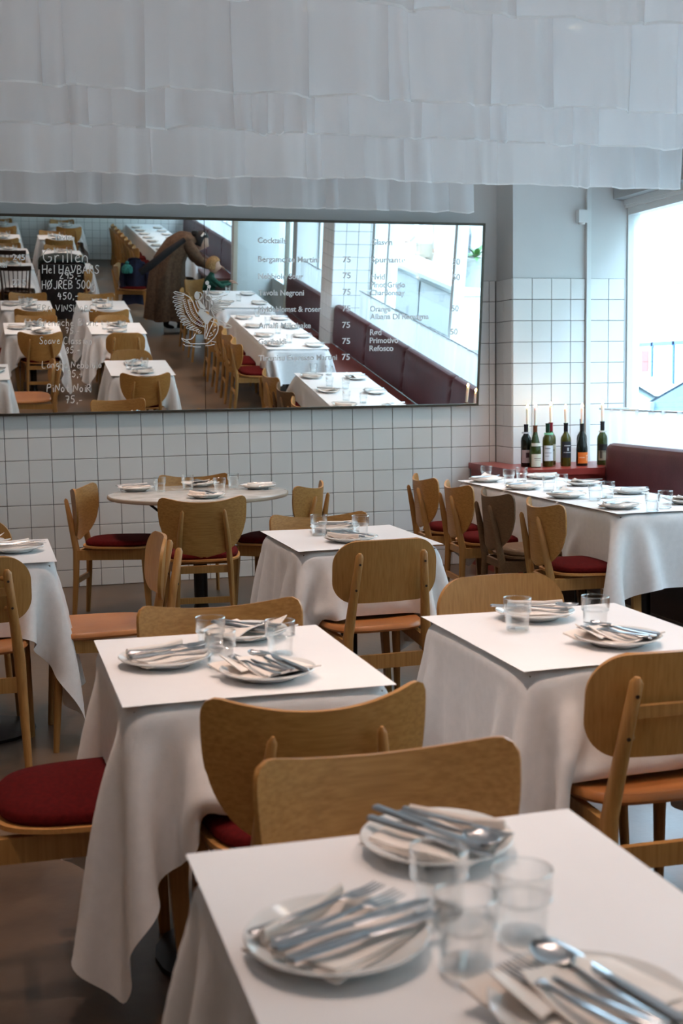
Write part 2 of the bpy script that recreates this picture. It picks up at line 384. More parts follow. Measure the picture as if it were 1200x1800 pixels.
def txt(s, x, y, wpx, hpx, mt=LETTER):
    """printed lettering: left edge x, baseline y, width and cap height in metres on the mirror"""
    cu = bpy.data.curves.new('t', 'FONT'); cu.body = s; cu.size = 1; cu.extrude = .0006; cu.offset = .018
    to = bpy.data.objects.new('t', cu); C.objects.link(to)
    bpy.context.view_layer.update()
    me = bpy.data.meshes.new_from_object(to.evaluated_get(bpy.context.evaluated_depsgraph_get()))
    C.objects.unlink(to); bpy.data.objects.remove(to)
    xs = [v.co.x for v in me.vertices]; x0, x1 = min(xs), max(xs)
    (ax, ay), (bx, by) = mir(x, y), mir(x+wpx, y-wpx*.021)
    hh = (mir(x, y-hpx)[1]-ay)
    sx = (bx-ax)/(x1-x0); sy = hh/.70
    for v in me.vertices: v.co = (ax+(v.co.x-x0)*sx, ay+v.co.y*sy, .0012+v.co.z)
    me.materials.clear(); me.materials.append(mt)
    link('lettering', me, wm)
for s, x, y, wd in [('Cocktails', 453, 427, 50), ('Bergamotte Martini', 453.5, 460, 107), ('Nebbiolo Sour', 453.5, 490, 79), ('Tavola Negroni', 454, 519, 80),
    ('Hyldeblomst & roser', 454, 548, 110), ('Amalfi Milkshake', 454, 577, 92), ('Garibaldi', 454, 605, 49), ('Tiramisu Espresso Martini', 454, 634, 138),
    ('75', 602, 461, 14), ('75', 602, 489, 14), ('75', 602, 518, 14), ('75', 601.5, 547, 14), ('75', 601, 576, 14), ('75', 601, 604.5, 14), ('75', 600.5, 632.5, 14),
    ('Glasvin', 653, 430, 36), ('Spumante', 652, 461, 60), ('Hvid', 652, 491, 24), ('Pinot Grigio', 651.5, 505, 60), ('Chardonnay', 651, 519, 60), ('Orange', 650, 547.5, 36),
    ('Albana Di Romagna', 650, 561, 103), ('Rød', 650, 589, 20), ('Primotivo', 649.5, 603, 50), ('Refosco', 649, 617, 42),
    ('50', 795, 465, 13), ('50', 795, 492, 13), ('50', 793, 547, 13), ('50', 791, 588, 13),
    ('Tavlen', 95, 422, 36), ('245', 22, 457, 22), ('ker', -1, 470, 16), ('275', 22, 501, 24)]:
    txt(s, x, y, wd, 9.6 if len(s) > 3 else 10.2)
def ribbon(M, pts, wd):
    """a pen stroke: flat ribbon on the mirror"""
    P = [Vector((*mir(*p), 0)) for p in pts]; L_ = []; R_ = []
    for i, p in enumerate(P):
        t = (P[min(i+1, len(P)-1)]-P[max(i-1, 0)])
        if t.length < 1e-9: t = Vector((1, 0, 0))
        t.normalize(); nn = Vector((-t.y, t.x, 0))*wd/2
        L_.append(p+nn); R_.append(p-nn)
    n = len(P); vs = [(*q.xy, z) for z in (.0008, .0022) for q in L_+R_]
    fs = []
    for i in range(n-1):
        fs += [(i, i+1, n+i+1, n+i), (2*n+i, 3*n+i, 3*n+i+1, 2*n+i+1), (i, 2*n+i, 2*n+i+1, i+1), (n+i, n+i+1, 3*n+i+1, 3*n+i)]
    M.add(vs, fs)
# single-stroke hand font on a 4 x 6 box, baseline 0, x-height 3.5
HF = {'A': [[(0,0),(2,6),(4,0)],[(1,2.2),(3.3,2.2)]], 'B': [[(0,0),(0,6),(2.6,5.6),(2.8,4),(.3,3.2),(3.2,2.6),(3,.6),(0,0)]], 'C': [[(3.6,5),(2.2,6),(.5,4.6),(.2,2),(1.4,0),(3.6,.6)]],
 'E': [[(3,6),(.2,6),(0,0),(3,0)],[(0,3),(2.6,3)]], 'F': [[(3.2,6),(0,6),(0,0)],[(0,3.1),(2.6,3.1)]], 'G': [[(3.8,5.2),(2,6.4),(-.2,4.4),(-.4,1.4),(1.4,-.4),(3.4,.4),(3.6,2.4),(2,2.4)]],
 'H': [[(0,6),(0,0)],[(3.4,6),(3.2,0)],[(0,3),(3.3,3.2)]], 'I': [[(1,6),(1,0)]], 'J': [[(3,6),(3,1.4),(1.8,0),(.2,1)]], 'K': [[(0,6),(0,0)],[(3.4,6),(.3,2.8),(3.6,0)]],
 'L': [[(.4,6),(0,0),(3.2,.2)]], 'N': [[(0,0),(.4,6),(3.2,.2),(3.6,6)]], 'O': [[(1.8,6),(.2,4.6),(0,2),(1.6,0),(3.4,1.4),(3.6,4),(1.8,6)]], 'P': [[(0,0),(.4,6),(3,5.6),(3.2,3.6),(.3,2.8)]],
 'R': [[(0,0),(.2,6),(2.8,5.6),(2.6,3.6),(.2,3),(3.2,0)]], 'S': [[(3.4,5.2),(1.8,6),(.4,4.8),(1.4,3.4),(3,2.2),(2.8,.6),(1.2,0),(0,.9)]], 'T': [[(0,5.8),(3.4,6)],[(1.7,6),(1.5,0)]], 'V': [[(0,6),(1.8,0),(3.8,6)]],
 'Ø': [[(1.8,6),(.2,4.6),(0,2),(1.6,0),(3.4,1.4),(3.6,4),(1.8,6)],[(-.2,-.6),(3.9,6.6)]],
 'a': [[(2.8,3),(1.4,3.6),(.1,2),(.6,.2),(2,.4),(2.8,3),(2.9,.2)]], 'b': [[(0,6),(0,.2),(1.8,0),(2.6,1.8),(1.4,3.4),(.1,2.2)]], 'c': [[(2.6,3),(1.2,3.6),(.1,1.8),(1,0),(2.6,.6)]],
 'e': [[(.2,1.9),(2.6,2.3),(1.6,3.6),(.2,2),(1,0),(2.8,.6)]], 'f': [[(2.8,5.4),(1.6,6),(1.1,4),(1,0)],[(.1,3.4),(2.4,3.4)]], 'g': [[(2.6,3.2),(1,3.5),(.2,1.8),(1.4,.6),(2.6,2.4),(2.6,-1.2),(1.2,-2.2),(.2,-1.4)]],
 'h': [[(0,6),(0,0)],[(0,2.4),(1.4,3.5),(2.4,2.4),(2.5,0)]], 'i': [[(.8,3.4),(.8,0)],[(.8,4.6),(.9,5)]], 'l': [[(.7,6),(.8,0)]], 'n': [[(0,3.5),(0,0)],[(0,2.4),(1.4,3.5),(2.4,2.4),(2.5,0)]],
 'o': [[(1.4,3.5),(.1,2.2),(.8,0),(2.2,.4),(2.6,2.4),(1.4,3.5)]], 'r': [[(.2,3.5),(.3,0)],[(.3,2.2),(1.2,3.4),(2.2,3.2)]], 's': [[(2.2,3),(1,3.5),(.3,2.6),(1.9,1.2),(1.2,0),(0,.6)]],
 't': [[(1.2,5.4),(1.1,.4),(2.2,0)],[(0,3.5),(2.4,3.6)]], 'u': [[(.1,3.5),(.3,.3),(1.6,0),(2.4,1.4),(2.5,3.5),(2.6,0)]], 'v': [[(0,3.5),(1.2,0),(2.6,3.5)]],
 '0': [[(1.6,6),(.2,4),(.4,1),(1.7,0),(3,1.8),(3,4.6),(1.6,6)]], '2': [[(.2,4.8),(1.6,6),(2.8,4.6),(.1,0),(3.2,.3)]], '4': [[(1.4,6),(.1,2.4),(3.4,2.6)],[(2.6,5),(2.3,0)]],
 '5': [[(3.2,6),(.8,6),(.5,3.4),(2.4,3.6),(3,1.6),(1.6,0),(.1,.7)]], '7': [[(.1,5.8),(3.2,6),(1.4,0)],[(.8,3),(2.8,3.1)]], '8': [[(1.7,6),(.3,4.6),(2.8,1.6),(1.5,0),(.2,1.4),(2.9,4.6),(1.7,6)]],
 '9': [[(2.8,4.8),(1.4,6),(.2,4.4),(1.6,3),(2.8,4.8),(2.3,0)]], ',': [[(.8,.6),(.4,-1)]], '-': [[(.2,2.4),(2.6,2.6)]]}
def hand(s, x, y, wpx, hpx, wd=.0055):
    adv = [0]; cur = 0
    for ch in s:
        wch = 2.4 if ch == ' ' else max(p[0] for st in HF[ch] for p in st)+1.2; cur += wch; adv.append(cur)
    sx = wpx/(cur-1.2); sy = hpx/6; M = MB()
    for i, ch in enumerate(s):
        if ch == ' ': continue
        for st in HF[ch]:
            jx, jy = rnd.uniform(-.2, .2), rnd.uniform(-.25, .25)
            P = []
            for a, b in zip(st, st[1:]):
                for k in range(3): P.append((a[0]+(b[0]-a[0])*k/3, a[1]+(b[1]-a[1])*k/3))
            P.append(st[-1])
            Q = [P[0]]+[((P[k-1][0]+2*P[k][0]+P[k+1][0])/4, (P[k-1][1]+2*P[k][1]+P[k+1][1])/4) for k in range(1, len(P)-1)]+[P[-1]]
            ribbon(M, [(x+(adv[i]+p[0]+jx)*sx, y-(p[1]+jy)*sy) for p in Q], wd)
    M.build('handwriting', CHALK, wm)
for a in [('Grillen', 78, 461, 76, 22, .006), ('Hel HAVBARS', 75, 481, 99, 15), ('295,-', 104, 490, 38, 11), ('HØJREB 500g', 74, 508, 92, 15), ('450,-', 101, 526, 36, 12),
          ('FRA VINSKABET', 66, 548, 106, 12, .0045), ('Grenache Blanc', 66, 573, 106, 13, .0045), ('75,-', 115, 586, 24, 10), ('Soave Classico', 69, 605, 92, 13, .0048),
          ('85,-', 116, 621, 24, 11), ('Langhe Nebbiolo', 74, 647, 104, 13, .0048), ('95,-', 119, 663, 25, 12), ('PiNot NoiR', 82, 689, 78, 14), ('75,-', 115, 709, 29, 13)]:
    hand(*a)
# winged figure emblem
E_ = MB()
cv = lambda p: (300+p[0]/10, 480+p[1]/10)
def es(pts, wd=.005): ribbon(E_, [cv(p) for p in pts], wd)
def fill(pts):
    Q = [mir(*cv(p)) for p in pts]; E_.prism(Q, .0008, .0022)
tips = [(50,340),(35,430),(35,510),(65,580),(80,640),(100,700),(115,745),(150,800),(170,860),(210,910),(270,970),(330,995),(390,1005),(450,1035),(490,1060)]
inn = [(240,372),(235,410),(215,465),(210,525),(215,585),(225,650),(240,715),(275,765),(310,808),(345,858),(390,908),(430,940),(470,968),(500,998),(525,1020)]
for (a, b), (c, d) in zip(tips, inn):
    L_ = hypot(c-a, d-b); ux, uy = (c-a)/L_, (d-b)/L_; px, py = -uy*18, ux*18
    es([(c+px, d+py), (a+ux*30+px*1.1, b+uy*30+py*1.1), (a, b), (a+ux*30-px*1.1, b+uy*30-py*1.1), (c-px*.6, d-py*.6)])
def ticks(pts, n, ln, ang):
    es(pts, .004)
    tot = [0]
    for p, q in zip(pts, pts[1:]): tot.append(tot[-1]+hypot(q[0]-p[0], q[1]-p[1]))
    for k in range(n):
        s_ = tot[-1]*(k+.5)/n; i = max(j for j in range(len(tot)-1) if tot[j] <= s_); f = (s_-tot[i])/(tot[i+1]-tot[i])
        x = pts[i][0]+(pts[i+1][0]-pts[i][0])*f; y = pts[i][1]+(pts[i+1][1]-pts[i][1])*f
        es([(x, y), (x+ln*cos(ang), y-ln*sin(ang))], .0042)
ticks([(220,460),(235,540),(250,600),(280,690),(320,760),(370,840),(440,890),(520,930),(605,955)], 20, 42, .5)
ticks([(298,465),(318,540),(340,620),(372,700),(420,770),(480,830),(560,890)], 15, 36, .5)
es([(200,360),(270,385),(340,430),(390,510),(420,600),(460,690),(520,770),(590,850),(612,900)], .0065)
for a, b in zip([(1110,490),(1055,545),(1005,590),(945,640),(890,672),(835,700),(780,715),(900,430),(890,475),(870,510)], [(760,560),(745,575),(730,588),(720,598),(712,606),(704,614),(698,624),(750,500),(758,530),(765,560)]):
    L_ = hypot(b[0]-a[0], b[1]-a[1]); ux, uy = (b[0]-a[0])/L_, (b[1]-a[1])/L_; px, py = -uy*14, ux*14
    es([(b[0]+px, b[1]+py), (a[0]+ux*25+px, a[1]+uy*25+py), a, (a[0]+ux*25-px, a[1]+uy*25-py), b], .0042)
es([(640,385),(720,430),(820,425),(1000,380)])
ell = lambda cx, cy, rx, ry, n=14: [(cx+rx*cos(2*pi*k/n), cy+ry*sin(2*pi*k/n)) for k in range(n)]
fill(ell(462, 395, 48, 72)); es(ell(505, 400, 45, 62)+[(550, 400)], .0045); es([(480,370),(510,365)], .004); es([(520,430),(545,425)], .004)
es([(490,380),(500,400),(495,430)], .004)
fill([(500,640),(480,710),(530,800),(600,860),(612,900),(650,900),(690,830),(740,780),(640,710),(560,650)])
fill([(462,480),(500,470),(560,545),(610,615),(600,640),(520,600),(490,540)])
es([(440,480),(455,540),(490,620),(560,645),(640,660),(668,690),(685,600),(690,520),(650,470),(625,480)], .006)
es([(570,470),(585,560),(600,610),(625,600),(620,500)], .0055); es(ell(665, 430, 55, 55)+[(720, 430)], .005)
fill([(700,470),(735,490),(745,560),(720,565),(700,520)])
fill(ell(640, 172, 34, 40)); fill(ell(672, 238, 32, 32)); es([(645,265),(625,385)]); es([(685,265),(660,385)])
es([(700,780),(780,790),(900,850),(1000,900),(1075,938),(1060,960),(970,962),(930,910),(820,880),(700,842)], .0058)
es([(612,900),(602,1000),(598,1100),(605,1150),(622,1155),(650,1070),(700,960),(742,870)], .0058); es([(650,900),(640,980),(622,1060)], .005)
es([(640,1240),(700,1190),(765,1130),(810,1060),(832,990),(832,920),(800,880)], .006)
for x, y in [(800,930),(790,985),(770,1010),(720,1050),(700,1100),(680,1150),(740,1080)]: es([(x, y), (x-30, y+14)], .006)
es([(750,850),(760,740),(800,800)], .0045); es([(700,630),(740,720),(800,800)], .0045)
es([(190,1145),(260,1172),(350,1165),(400,1125),(432,1060)]); es([(190,1148),(225,1195),(350,1243),(620,1242),(700,1195),(795,1215)])
es([(350,1243),(300,1195),(225,1160)], .0045); es([(220,1245),(260,1277),(380,1280)]); es([(388,1290),(450,1298),(530,1298)]); es([(608,1275),(690,1272),(772,1250)])
E_.build('winged_figure_emblem', CHALK, wm)

# ------------------------------------------------------------------ seating
def shell_s(u, v):
    """shield back: u across, v up"""
    U = 2*u-1
    w = .238*(1-(1-v)**3.3)**.46 if v > 0 else 0
    w = max(w, .012)
    if v > .90: w *= 1-.035*((v-.90)/.10)**2
    x = U*w
    top = .765+.038*abs(x/.238)**2.0 - (.016*max(0, (abs(U)-.88)/.12)**2 if v > .5 else 0)
    z = .472+v*(top-.472)
    y = -.275-.16*(z-.62)*.5+.082*abs(x/.238)**2.1
    return (x, y, z)
def shell_r(u, v):
    U = 2*u-1; V = 2*v-1; r = 3.6
    ku = (1-abs(V)**r*.0)
    V = sin(pi/2*V); A, B, Q = .213, .118, .088; e = max(0, abs(V)*B-(B-Q)); hw = A-Q+sqrt(max(0, Q*Q-e*e)); x = U*hw
    z = .672+V*B+.008*(1-(x/A)**2)*max(0, V)
    y = -.245-.10*(z-.67)+.036*(x/.21)**2
    return (x, y, z)
def seat_outline(sx, yb, yf, n=36, p=3.2, narrow=.85):
    out = []
    cy = (yb+yf)/2; hy = (yf-yb)/2
    for k in range(n):
        a = 2*pi*k/n; c, s = cos(a), sin(a)
        x = abs(c)**(2/p)*(1 if c >= 0 else -1); y = abs(s)**(2/p)*(1 if s >= 0 else -1)
        out.append((x*sx*(narrow+(1-narrow)*(y+1)/2), cy+y*hy))
    return out
def domed(M, out, z0, z1, dome, rings=5, inset=.03):
    """upholstered pad: rounded side and domed top"""
    n = len(out); cx = 0; cy = sum(p[1] for p in out)/n; lay = []
    for f, z in ((.965, z0), (1.0, z0+(z1-z0)*.35), (.99, z0+(z1-z0)*.75), (.955, z1)):
        lay.append([(cx+(x-cx)*f, cy+(y-cy)*f, z) for x, y in out])
    for k in range(1, rings+1):
        f = .955*(1-k/(rings+.4)); lay.append([(cx+(x-cx)*f, cy+(y-cy)*f, z1+dome*(1-f*f)) for x, y in out])
    vs = [p for l in lay for p in l]; fs = []
    for i in range(len(lay)-1):
        for k in range(n): fs.append((i*n+k, i*n+(k+1) % n, (i+1)*n+(k+1) % n, (i+1)*n+k))
    fs.append(tuple(range(n))[::-1]); fs.append(tuple((len(lay)-1)*n+k for k in range(n)))
    M.add(vs, fs)
def make_chair_s(label, cat, back=None, seatm=None, legm=None):
    back = back or OAK_H; legm = legm or OAK_L
    t = thing('dining_chair', label, cat)
    MB().grid(shell_s, 31, 19, .011).build('backrest', back, t, True)
    M = MB(); M.prism(seat_outline(.232, -.215, .225), .438, .449); M.build('seat', OAK_EDGE if back is OAK_H else legm, t, True)
    M = MB(); domed(M, seat_outline(.222, -.200, .215), .449, .478, .012); M.build('cushion', seatm or RED, t, True)
    for s in (-1, 1):
        MB().tube([(s*.150, -.262, 0), (s*.146, -.243, .25), (s*.140, -.236, .42), (s*.126, -.270, .60), (s*.112, -.296, .715), (s*.111, -.298, .727)], [.014, .018, .021, .018, .012, .004], 10, sx=.8, flat=(0, 1, 0)).build('leg', legm, t, True)
        MB().beam((s*.196, .205, 0), (s*.178, .185, .43), .022, .026, .034, .048, up=(0, 1, 0)).build('leg', legm, t)
        MB().beam((s*.143, -.236, .392), (s*.176, .185, .402), .024, .058, .024, .062).build('side_rail', legm, t)
    MB().beam((-.148, -.246, .235), (.148, -.246, .235), .016, .032).build('stretcher', legm, t)
    MB().beam((-.176, .175, .395), (.176, .175, .395), .020, .05).build('front_rail', legm, t)
    MB().beam((-.15, -.225, .40), (.15, -.225, .40), .018, .04).build('rear_rail', legm, t)
    return t
def make_chair_sd(label, cat): return make_chair_s(label, cat, OAK_D, OAK_D, OAK_D)
def make_chair_r(label, cat, rail=False):
    t = thing('dining_chair', label, cat)
    MB().grid(shell_r, 27, 27, .013).build('backrest', OAK_V, t, True)
    M = MB(); o = seat_outline(.222, -.205, .222, p=3.6, narrow=.86)
    domed(M, o, .430, .456, -.010); M.build('seat', TAN, t, True)
    for s in (-1, 1):
        lg = MB().tube([(s*.176, -.285, 0), (s*.168, -.248, .22), (s*.160, -.228, .42), (s*.145, -.258, .58), (s*.129, -.291, .745), (s*.128, -.293, .757)], [.013, .017, .021, .0175, .0155, .007], 12).build('leg', OAK_L, t, True)
        for z, y in ((.715, -.285-.0165), (.615, -.266-.0175)):
            MB().tube([(s*(.1315 if z > .7 else .142), y+.002, z), (s*(.1315 if z > .7 else .142), y-.001, z)], .0048, 8).build('screw', DARKW, lg)
        MB().tube([(s*.205, .215, 0), (s*.188, .185, .43)], [.012, .020], 10).build('leg', OAK_L, t, True)
        MB().beam((s*.160, -.225, .385), (s*.184, .18, .405), .022, .05).build('side_rail', OAK_L, t)
        if rail:
            MB().tube([(s*.132, -.282, .72), (s*.11, -.255, .72)], .009, 8).build('spacer', OAK_L, t, True)
            MB().tube([(s*.142, -.268, .61), (s*.118, -.25, .61)], .009, 8).build('spacer', OAK_L, t, True)
    MB().beam((-.162, -.236, .325), (.162, -.236, .325), .018, .055).build('back_rail', OAK_L, t)
    if rail: MB().beam((-.136, -.277, .675), (.136, -.277, .675), .016, .028).build('cross_rail', OAK_L, t)
    return t
def make_chair_rr(label, cat): return make_chair_r(label, cat, True)
def make_chair_w(label, cat):
    t = thing('spindle_chair', label, cat)
    MB().grid(lambda u, v: ((2*u-1)*.225, -.26+.05*(2*u-1)**2-.02*v, .76+.07*v), 17, 5, .014).build('top_rail', DARKW, t, True)
    M = MB(); M.prism(seat_outline(.215, -.2, .21), .43, .455); M.build('seat', DARKW, t, True)
    for k in range(6):
        x = -.16+.064*k; MB().tube([(x*.85, -.2, .455), (x, -.262+.05*(x/.225)**2, .765)], .007, 6).build('spindle', DARKW, t, True)
    for s in (-1, 1):
        MB().tube([(s*.19, -.25, 0), (s*.18, -.21, .43), (s*.205, -.22, .77)], [.012, .017, .013], 8).build('leg', DARKW, t, True)
        MB().tube([(s*.2, .2, 0), (s*.18, .18, .43)], [.011, .018], 8).build('leg', DARKW, t, True)
    return t
CH = dict(S=make_chair_s, D=make_chair_sd, R=make_chair_r, RR=make_chair_rr, W=make_chair_w)
def chair(kind, x, y, face, label, group=None):
    """face: direction the sitter looks, degrees from +x"""
    return place('chair_'+kind, CH[kind], (x, y, 0), radians(face-90), label, 'chair', group)

# ------------------------------------------------------------------ tables and cloths
def drape(hx, hy, ox, oy, h=.03, top=.73, seed=0, iters=1500, low=.02, obst=()):
    """cloth dropped on a table: position-based particles, returns a grid of points"""
    rng = np.random.RandomState(seed)
    nx = int(round(2*(hx+ox)/h))+1; ny = int(round(2*(hy+oy)/h))+1
    xs = np.linspace(-hx-ox, hx+ox, nx); ys = np.linspace(-hy-oy, hy+oy, ny); dx = xs[1]-xs[0]; dy = ys[1]-ys[0]
    X, Y = np.meshgrid(xs, ys, indexing='ij'); P = np.stack([X, Y, np.full_like(X, top+.004)], -1)
    P += rng.randn(*P.shape)*.001
    V = np.zeros_like(P); cons = []; Z = slice
    def add(a, b, L, st):
        A = P[a]; B = P[b]; n0 = min(A.shape[0], B.shape[0]); n1 = min(A.shape[1], B.shape[1])
        if n0 and n1: cons.append((A[:n0, :n1], B[:n0, :n1], L, st))
    sh = hypot(dx, dy)
    for o in (0, 1):
        add((Z(o, None, 2), Z(None)), (Z(o+1, None, 2), Z(None)), dx, 1.); add((Z(None), Z(o, None, 2)), (Z(None), Z(o+1, None, 2)), dy, 1.)
        add((Z(o, None, 2), Z(0, ny-1)), (Z(o+1, None, 2), Z(1, ny)), sh, .35); add((Z(o, None, 2), Z(1, ny)), (Z(o+1, None, 2), Z(0, ny-1)), sh, .35)
    for o in range(4):
        add((Z(o, None, 4), Z(None)), (Z(o+2, None, 4), Z(None)), 2*dx, .06); add((Z(None), Z(o, None, 4)), (Z(None), Z(o+2, None, 4)), 2*dy, .06)
    dt = 1/250
    for it in range(iters):
        V *= .997 if it < iters*.75 else .96
        V[..., 2] -= 9.8*dt; old = P.copy(); P += V*dt
        for _ in range(2):
            for A, B, L, st in cons:
                d = B-A; l = np.sqrt((d*d).sum(-1, keepdims=True))+1e-9; d *= st*.5*(l-L)/l; A += d; B -= d
        f = min(1, max(0, (it/iters-.35)/.35))
        for (cx, cy, bx, by, tz, mx, my) in ((0, 0, hx, hy, top, 0, 0),)+tuple(obst):
            cx += mx*(1-f); cy += my*(1-f)
            x = P[..., 0]-cx; y = P[..., 1]-cy; z = P[..., 2]
            px = bx+.004-np.abs(x); py = by+.004-np.abs(y); pz = tz+.003-z
            ins = (px > 0) & (py > 0) & (pz > 0); t_ = ins & (pz <= px) & (pz <= py); u_ = ins & ~t_ & (px <= py); w_ = ins & ~t_ & ~u_
            P[..., 2] += np.where(t_, pz, 0); fr = np.where(t_, .55, 0)[..., None]; P[..., :2] -= fr*(P-old)[..., :2]
            P[..., 0] += np.where(u_, px*np.sign(x), 0); P[..., 1] += np.where(w_, py*np.sign(y), 0)
            fr = np.where(u_ | w_, .3, 0)[..., None]; P -= fr*(P-old)*np.array([.3, .3, 1])
        P[..., 2] = np.maximum(P[..., 2], low); V = (P-old)/dt
        sp = np.sqrt((V*V).sum(-1, keepdims=True)); V *= np.minimum(1, 3/(sp+1e-9))
    return P
def cloth_mesh(P):
    nx, ny = P.shape[:2]; me = bpy.data.meshes.new('tablecloth')
    me.from_pydata([tuple(p) for p in P.reshape(-1, 3)], [], [(i*ny+j, (i+1)*ny+j, (i+1)*ny+j+1, i*ny+j+1) for i in range(nx-1) for j in range(ny-1)])
    me.polygons.foreach_set('use_smooth', [True]*len(me.polygons)); me.materials.append(CLOTH); return me
def cloth(me, loc, rz, label, group=None, sub=1):
    o = link('tablecloth', me, None, label, 'tablecloth', group); o.location = loc; o.rotation_euler = (0, 0, rz)
    if sub:
        md = o.modifiers.new('s', 'SUBSURF'); md.levels = 1; md.render_levels = 1
    return o
def make_ped(n=1, hy=.35, hx=.3):
    def mk(label, cat):
        t = thing('pedestal_table', label, cat)
        MB().box(-hx+.022, hx-.022, -hy+.022, hy-.022, .695, .718).build('tabletop', OAK_D, t)
        MB().lathe([(.21, 0), (.21, .012), (.05, .03), (.036, .06), (.036, .68), (.09, .70)], 20, close=True).build('pedestal', BLACK, t, True)
        return t
    return mk
def paper(x, y, w, d, label, rz=0, z=.7365, group=None):
    M = MB()
    f = lambda u, v: ((u-.5)*w, (v-.5)*d, .0012*sin(5*u+2*v)-.002*max(0, abs(2*u-1)-.95)*20*0)
    M.grid(f, 9, 9, .0008); o = M.build('paper_table_cover', PAPER, None, True, label=label, cat='table paper', group=group)
    o.location = (x, y, z); o.rotation_euler = (0, 0, rz); return o

HX, HY = .3, .35
seat_f = lambda cx, cy: (cx, cy, .21, .21, .485, 0, 0)
def table(x, y, desc, clm, rz=0, pw=.606, pd=.704, prz=0, grp=None):
    place('ped', make_ped(), (x, y, 0), 0, 'black pedestal table under the white cloth of '+desc, 'table', grp)
    cloth(clm, (x, y, 0), rz, 'white linen tablecloth hanging over '+desc, grp and 'tablecloths in the mirror rows')
    paper(x, y, pw, pd, 'sheet of white paper laid flat on '+desc, prz, group=grp and 'table papers in the mirror rows')
CL = {}
TA = (.555, 1.38); TB = (.555, 2.935); TC = (1.475, 2.945); TD = (-.06, 5.17); TE = (1.47, 5.07)
CL['A'] = cloth_mesh(drape(HX, HY, .46, .27, .028, seed=1, obst=[seat_f(.08, .355)]))
CL['B'] = cloth_mesh(drape(HX, HY, .47, .27, .024, seed=2, iters=1900, obst=[(.065, -.35, .21, .21, .487, 0, -.6), (.06, .28, .21, .21, .487, 0, .5), (-.53, -.03, .215, .225, .487, -.6, 0)]))
CL['C'] = cloth_mesh(drape(HX, HY, .46, .265, .024, seed=3, iters=1900, obst=[(.0, -.26, .215, .21, .46, 0, -.6), (.045, .37, .21, .21, .46, 0, .5)]))
CL['D'] = cloth_mesh(drape(HX, HY, .46, .25, .028, seed=4, obst=[]))
CL['E'] = cloth_mesh(drape(HX, HY, .46, .25, .028, seed=5, obst=[(-.015, -.335, .21, .21, .46, 0, -.6)]))
table(*TA, 'the nearest table', CL['A'])
table(*TB, 'the left middle table', CL['B'])
table(*TC, 'the right middle table', CL['C'], pw=.61)
table(*TD, 'the table at the left edge', CL['D'])
table(*TE, 'the small square table before the mirror wall', CL['E'], pw=.61)
# long window table and its twins further along the windows
ORD = ['first', 'second', 'third', 'fourth', 'fifth', 'sixth', 'seventh', 'eighth', 'ninth']
LXc = 3.28; LH = .345
def long_table(y0, y1, desc, n, seats, seed, xc=LXc, grp=None):
    yc = (y0+y1)/2; hy = (y1-y0)/2; d = (y1-y0)/n
    if (n, len(seats)) not in CL:
        CL[(n, len(seats))] = cloth_mesh(drape(LH, hy, .36, .34, .034, seed=seed, iters=1300, obst=[(-LH-.237, s_-yc, .232, .235, .492, -.6, 0) for s_ in seats]))
    for k in range(n):
        o = place('ped_l', make_ped(hx=LH, hy=d/2), (xc, y0+d*(k+.5), 0), 0, 'black pedestal table, %s from the camera, under %s' % (ORD[k], desc), 'table')
        paper(xc, y0+d*(k+.5), .69, d-.012, 'white paper sheet %s on %s' % (['at the near end', 'second from the near end', 'third from the near end', 'fourth from the near end', 'fifth from the near end', 'at the far end'][k], desc))
    cloth(CL[(n, len(seats))], (xc, yc, 0), 0, 'long white tablecloth over '+desc)
LS1 = [5.62, 6.22, 6.79, 7.36]
long_table(5.40, 7.55, 'the long table under the window', 3, LS1, 11)
LS2 = [2.35, 2.92, 3.48, 4.02]
long_table(2.08, 4.23, 'the second window table, in the mirror', 3, LS2, 12)
long_table(.15, 1.55, 'the third window table, in the mirror', 2, [.45, 1.2], 13)
LS4 = [-4.3-.58*k for k in range(7)]
long_table(-8.55, -4.1, 'the far window table, in the mirror', 6, LS4, 14, 3.22)

# ------------------------------------------------------------------ chairs in view
chair('S', .632, 1.735, -90, 'oak chair facing the camera behind the nearest table, curved back')
chair('S', .622, 2.60, 90, 'oak chair with its back to the camera, before the left middle table')
chair('S', .617, 3.215, -90, 'oak chair at the far side of the left middle table')
chair('S', .185, 2.90, 0, 'chair at the left photo edge with a burgundy seat beside the left middle table')
chair('RR', 1.485, 2.675, 88, 'oak chair with cross rail before the right middle table, cut by right edge')
chair('R', 1.515, 3.315, -90, 'oak chair with rounded flat-topped back at the far side of right middle table')
chair('R', 1.453, 4.735, 92, 'oak chair with tan seat seen from behind, before the small square table')
chair('S', 1.47, 5.33, -90, 'oak chair at the far side of the small square table')
chair('RR', -.075, 4.82, 90, 'oak chair seen from behind at the left edge, two posts and rails')
chair('R', .425, 4.99, 180, 'oak chair seen edge-on, turned left, with a tan wooden seat')
chair('R', -.115, 5.60, -90, 'oak chair at the far side of the left-edge table, partly cut off')
RT = (1.22, 7.42)
chair('S', 1.125, 6.80, 84, 'oak chair with burgundy cushion, back to camera, before the round table')
chair('S', .76, 7.50, -20, 'oak chair with burgundy cushion at the left of the round table')
chair('S', 1.31, 7.97, -92, 'oak chair behind the round table, against the tiled wall')
chair('S', 1.66, 7.27, 146, 'oak chair at the right of the round table, half hidden')
for i, (y, k) in enumerate(zip(LS1, 'SDSS')):
    nm = ['nearest oak chair beside the long window table, burgundy seat visible', 'second nearest, darker brown chair beside the long window table',
          'third chair from the camera beside the long window table', 'farthest chair beside the long window table, next to the tiled wall'][i]
    chair(k, 2.87, y, -4, nm)
for i, y in enumerate(LS2): chair('S', 2.87, y, 2, 'oak chair seen in the mirror, %s along the second window table' % ['first', 'second', 'third', 'fourth'][i])
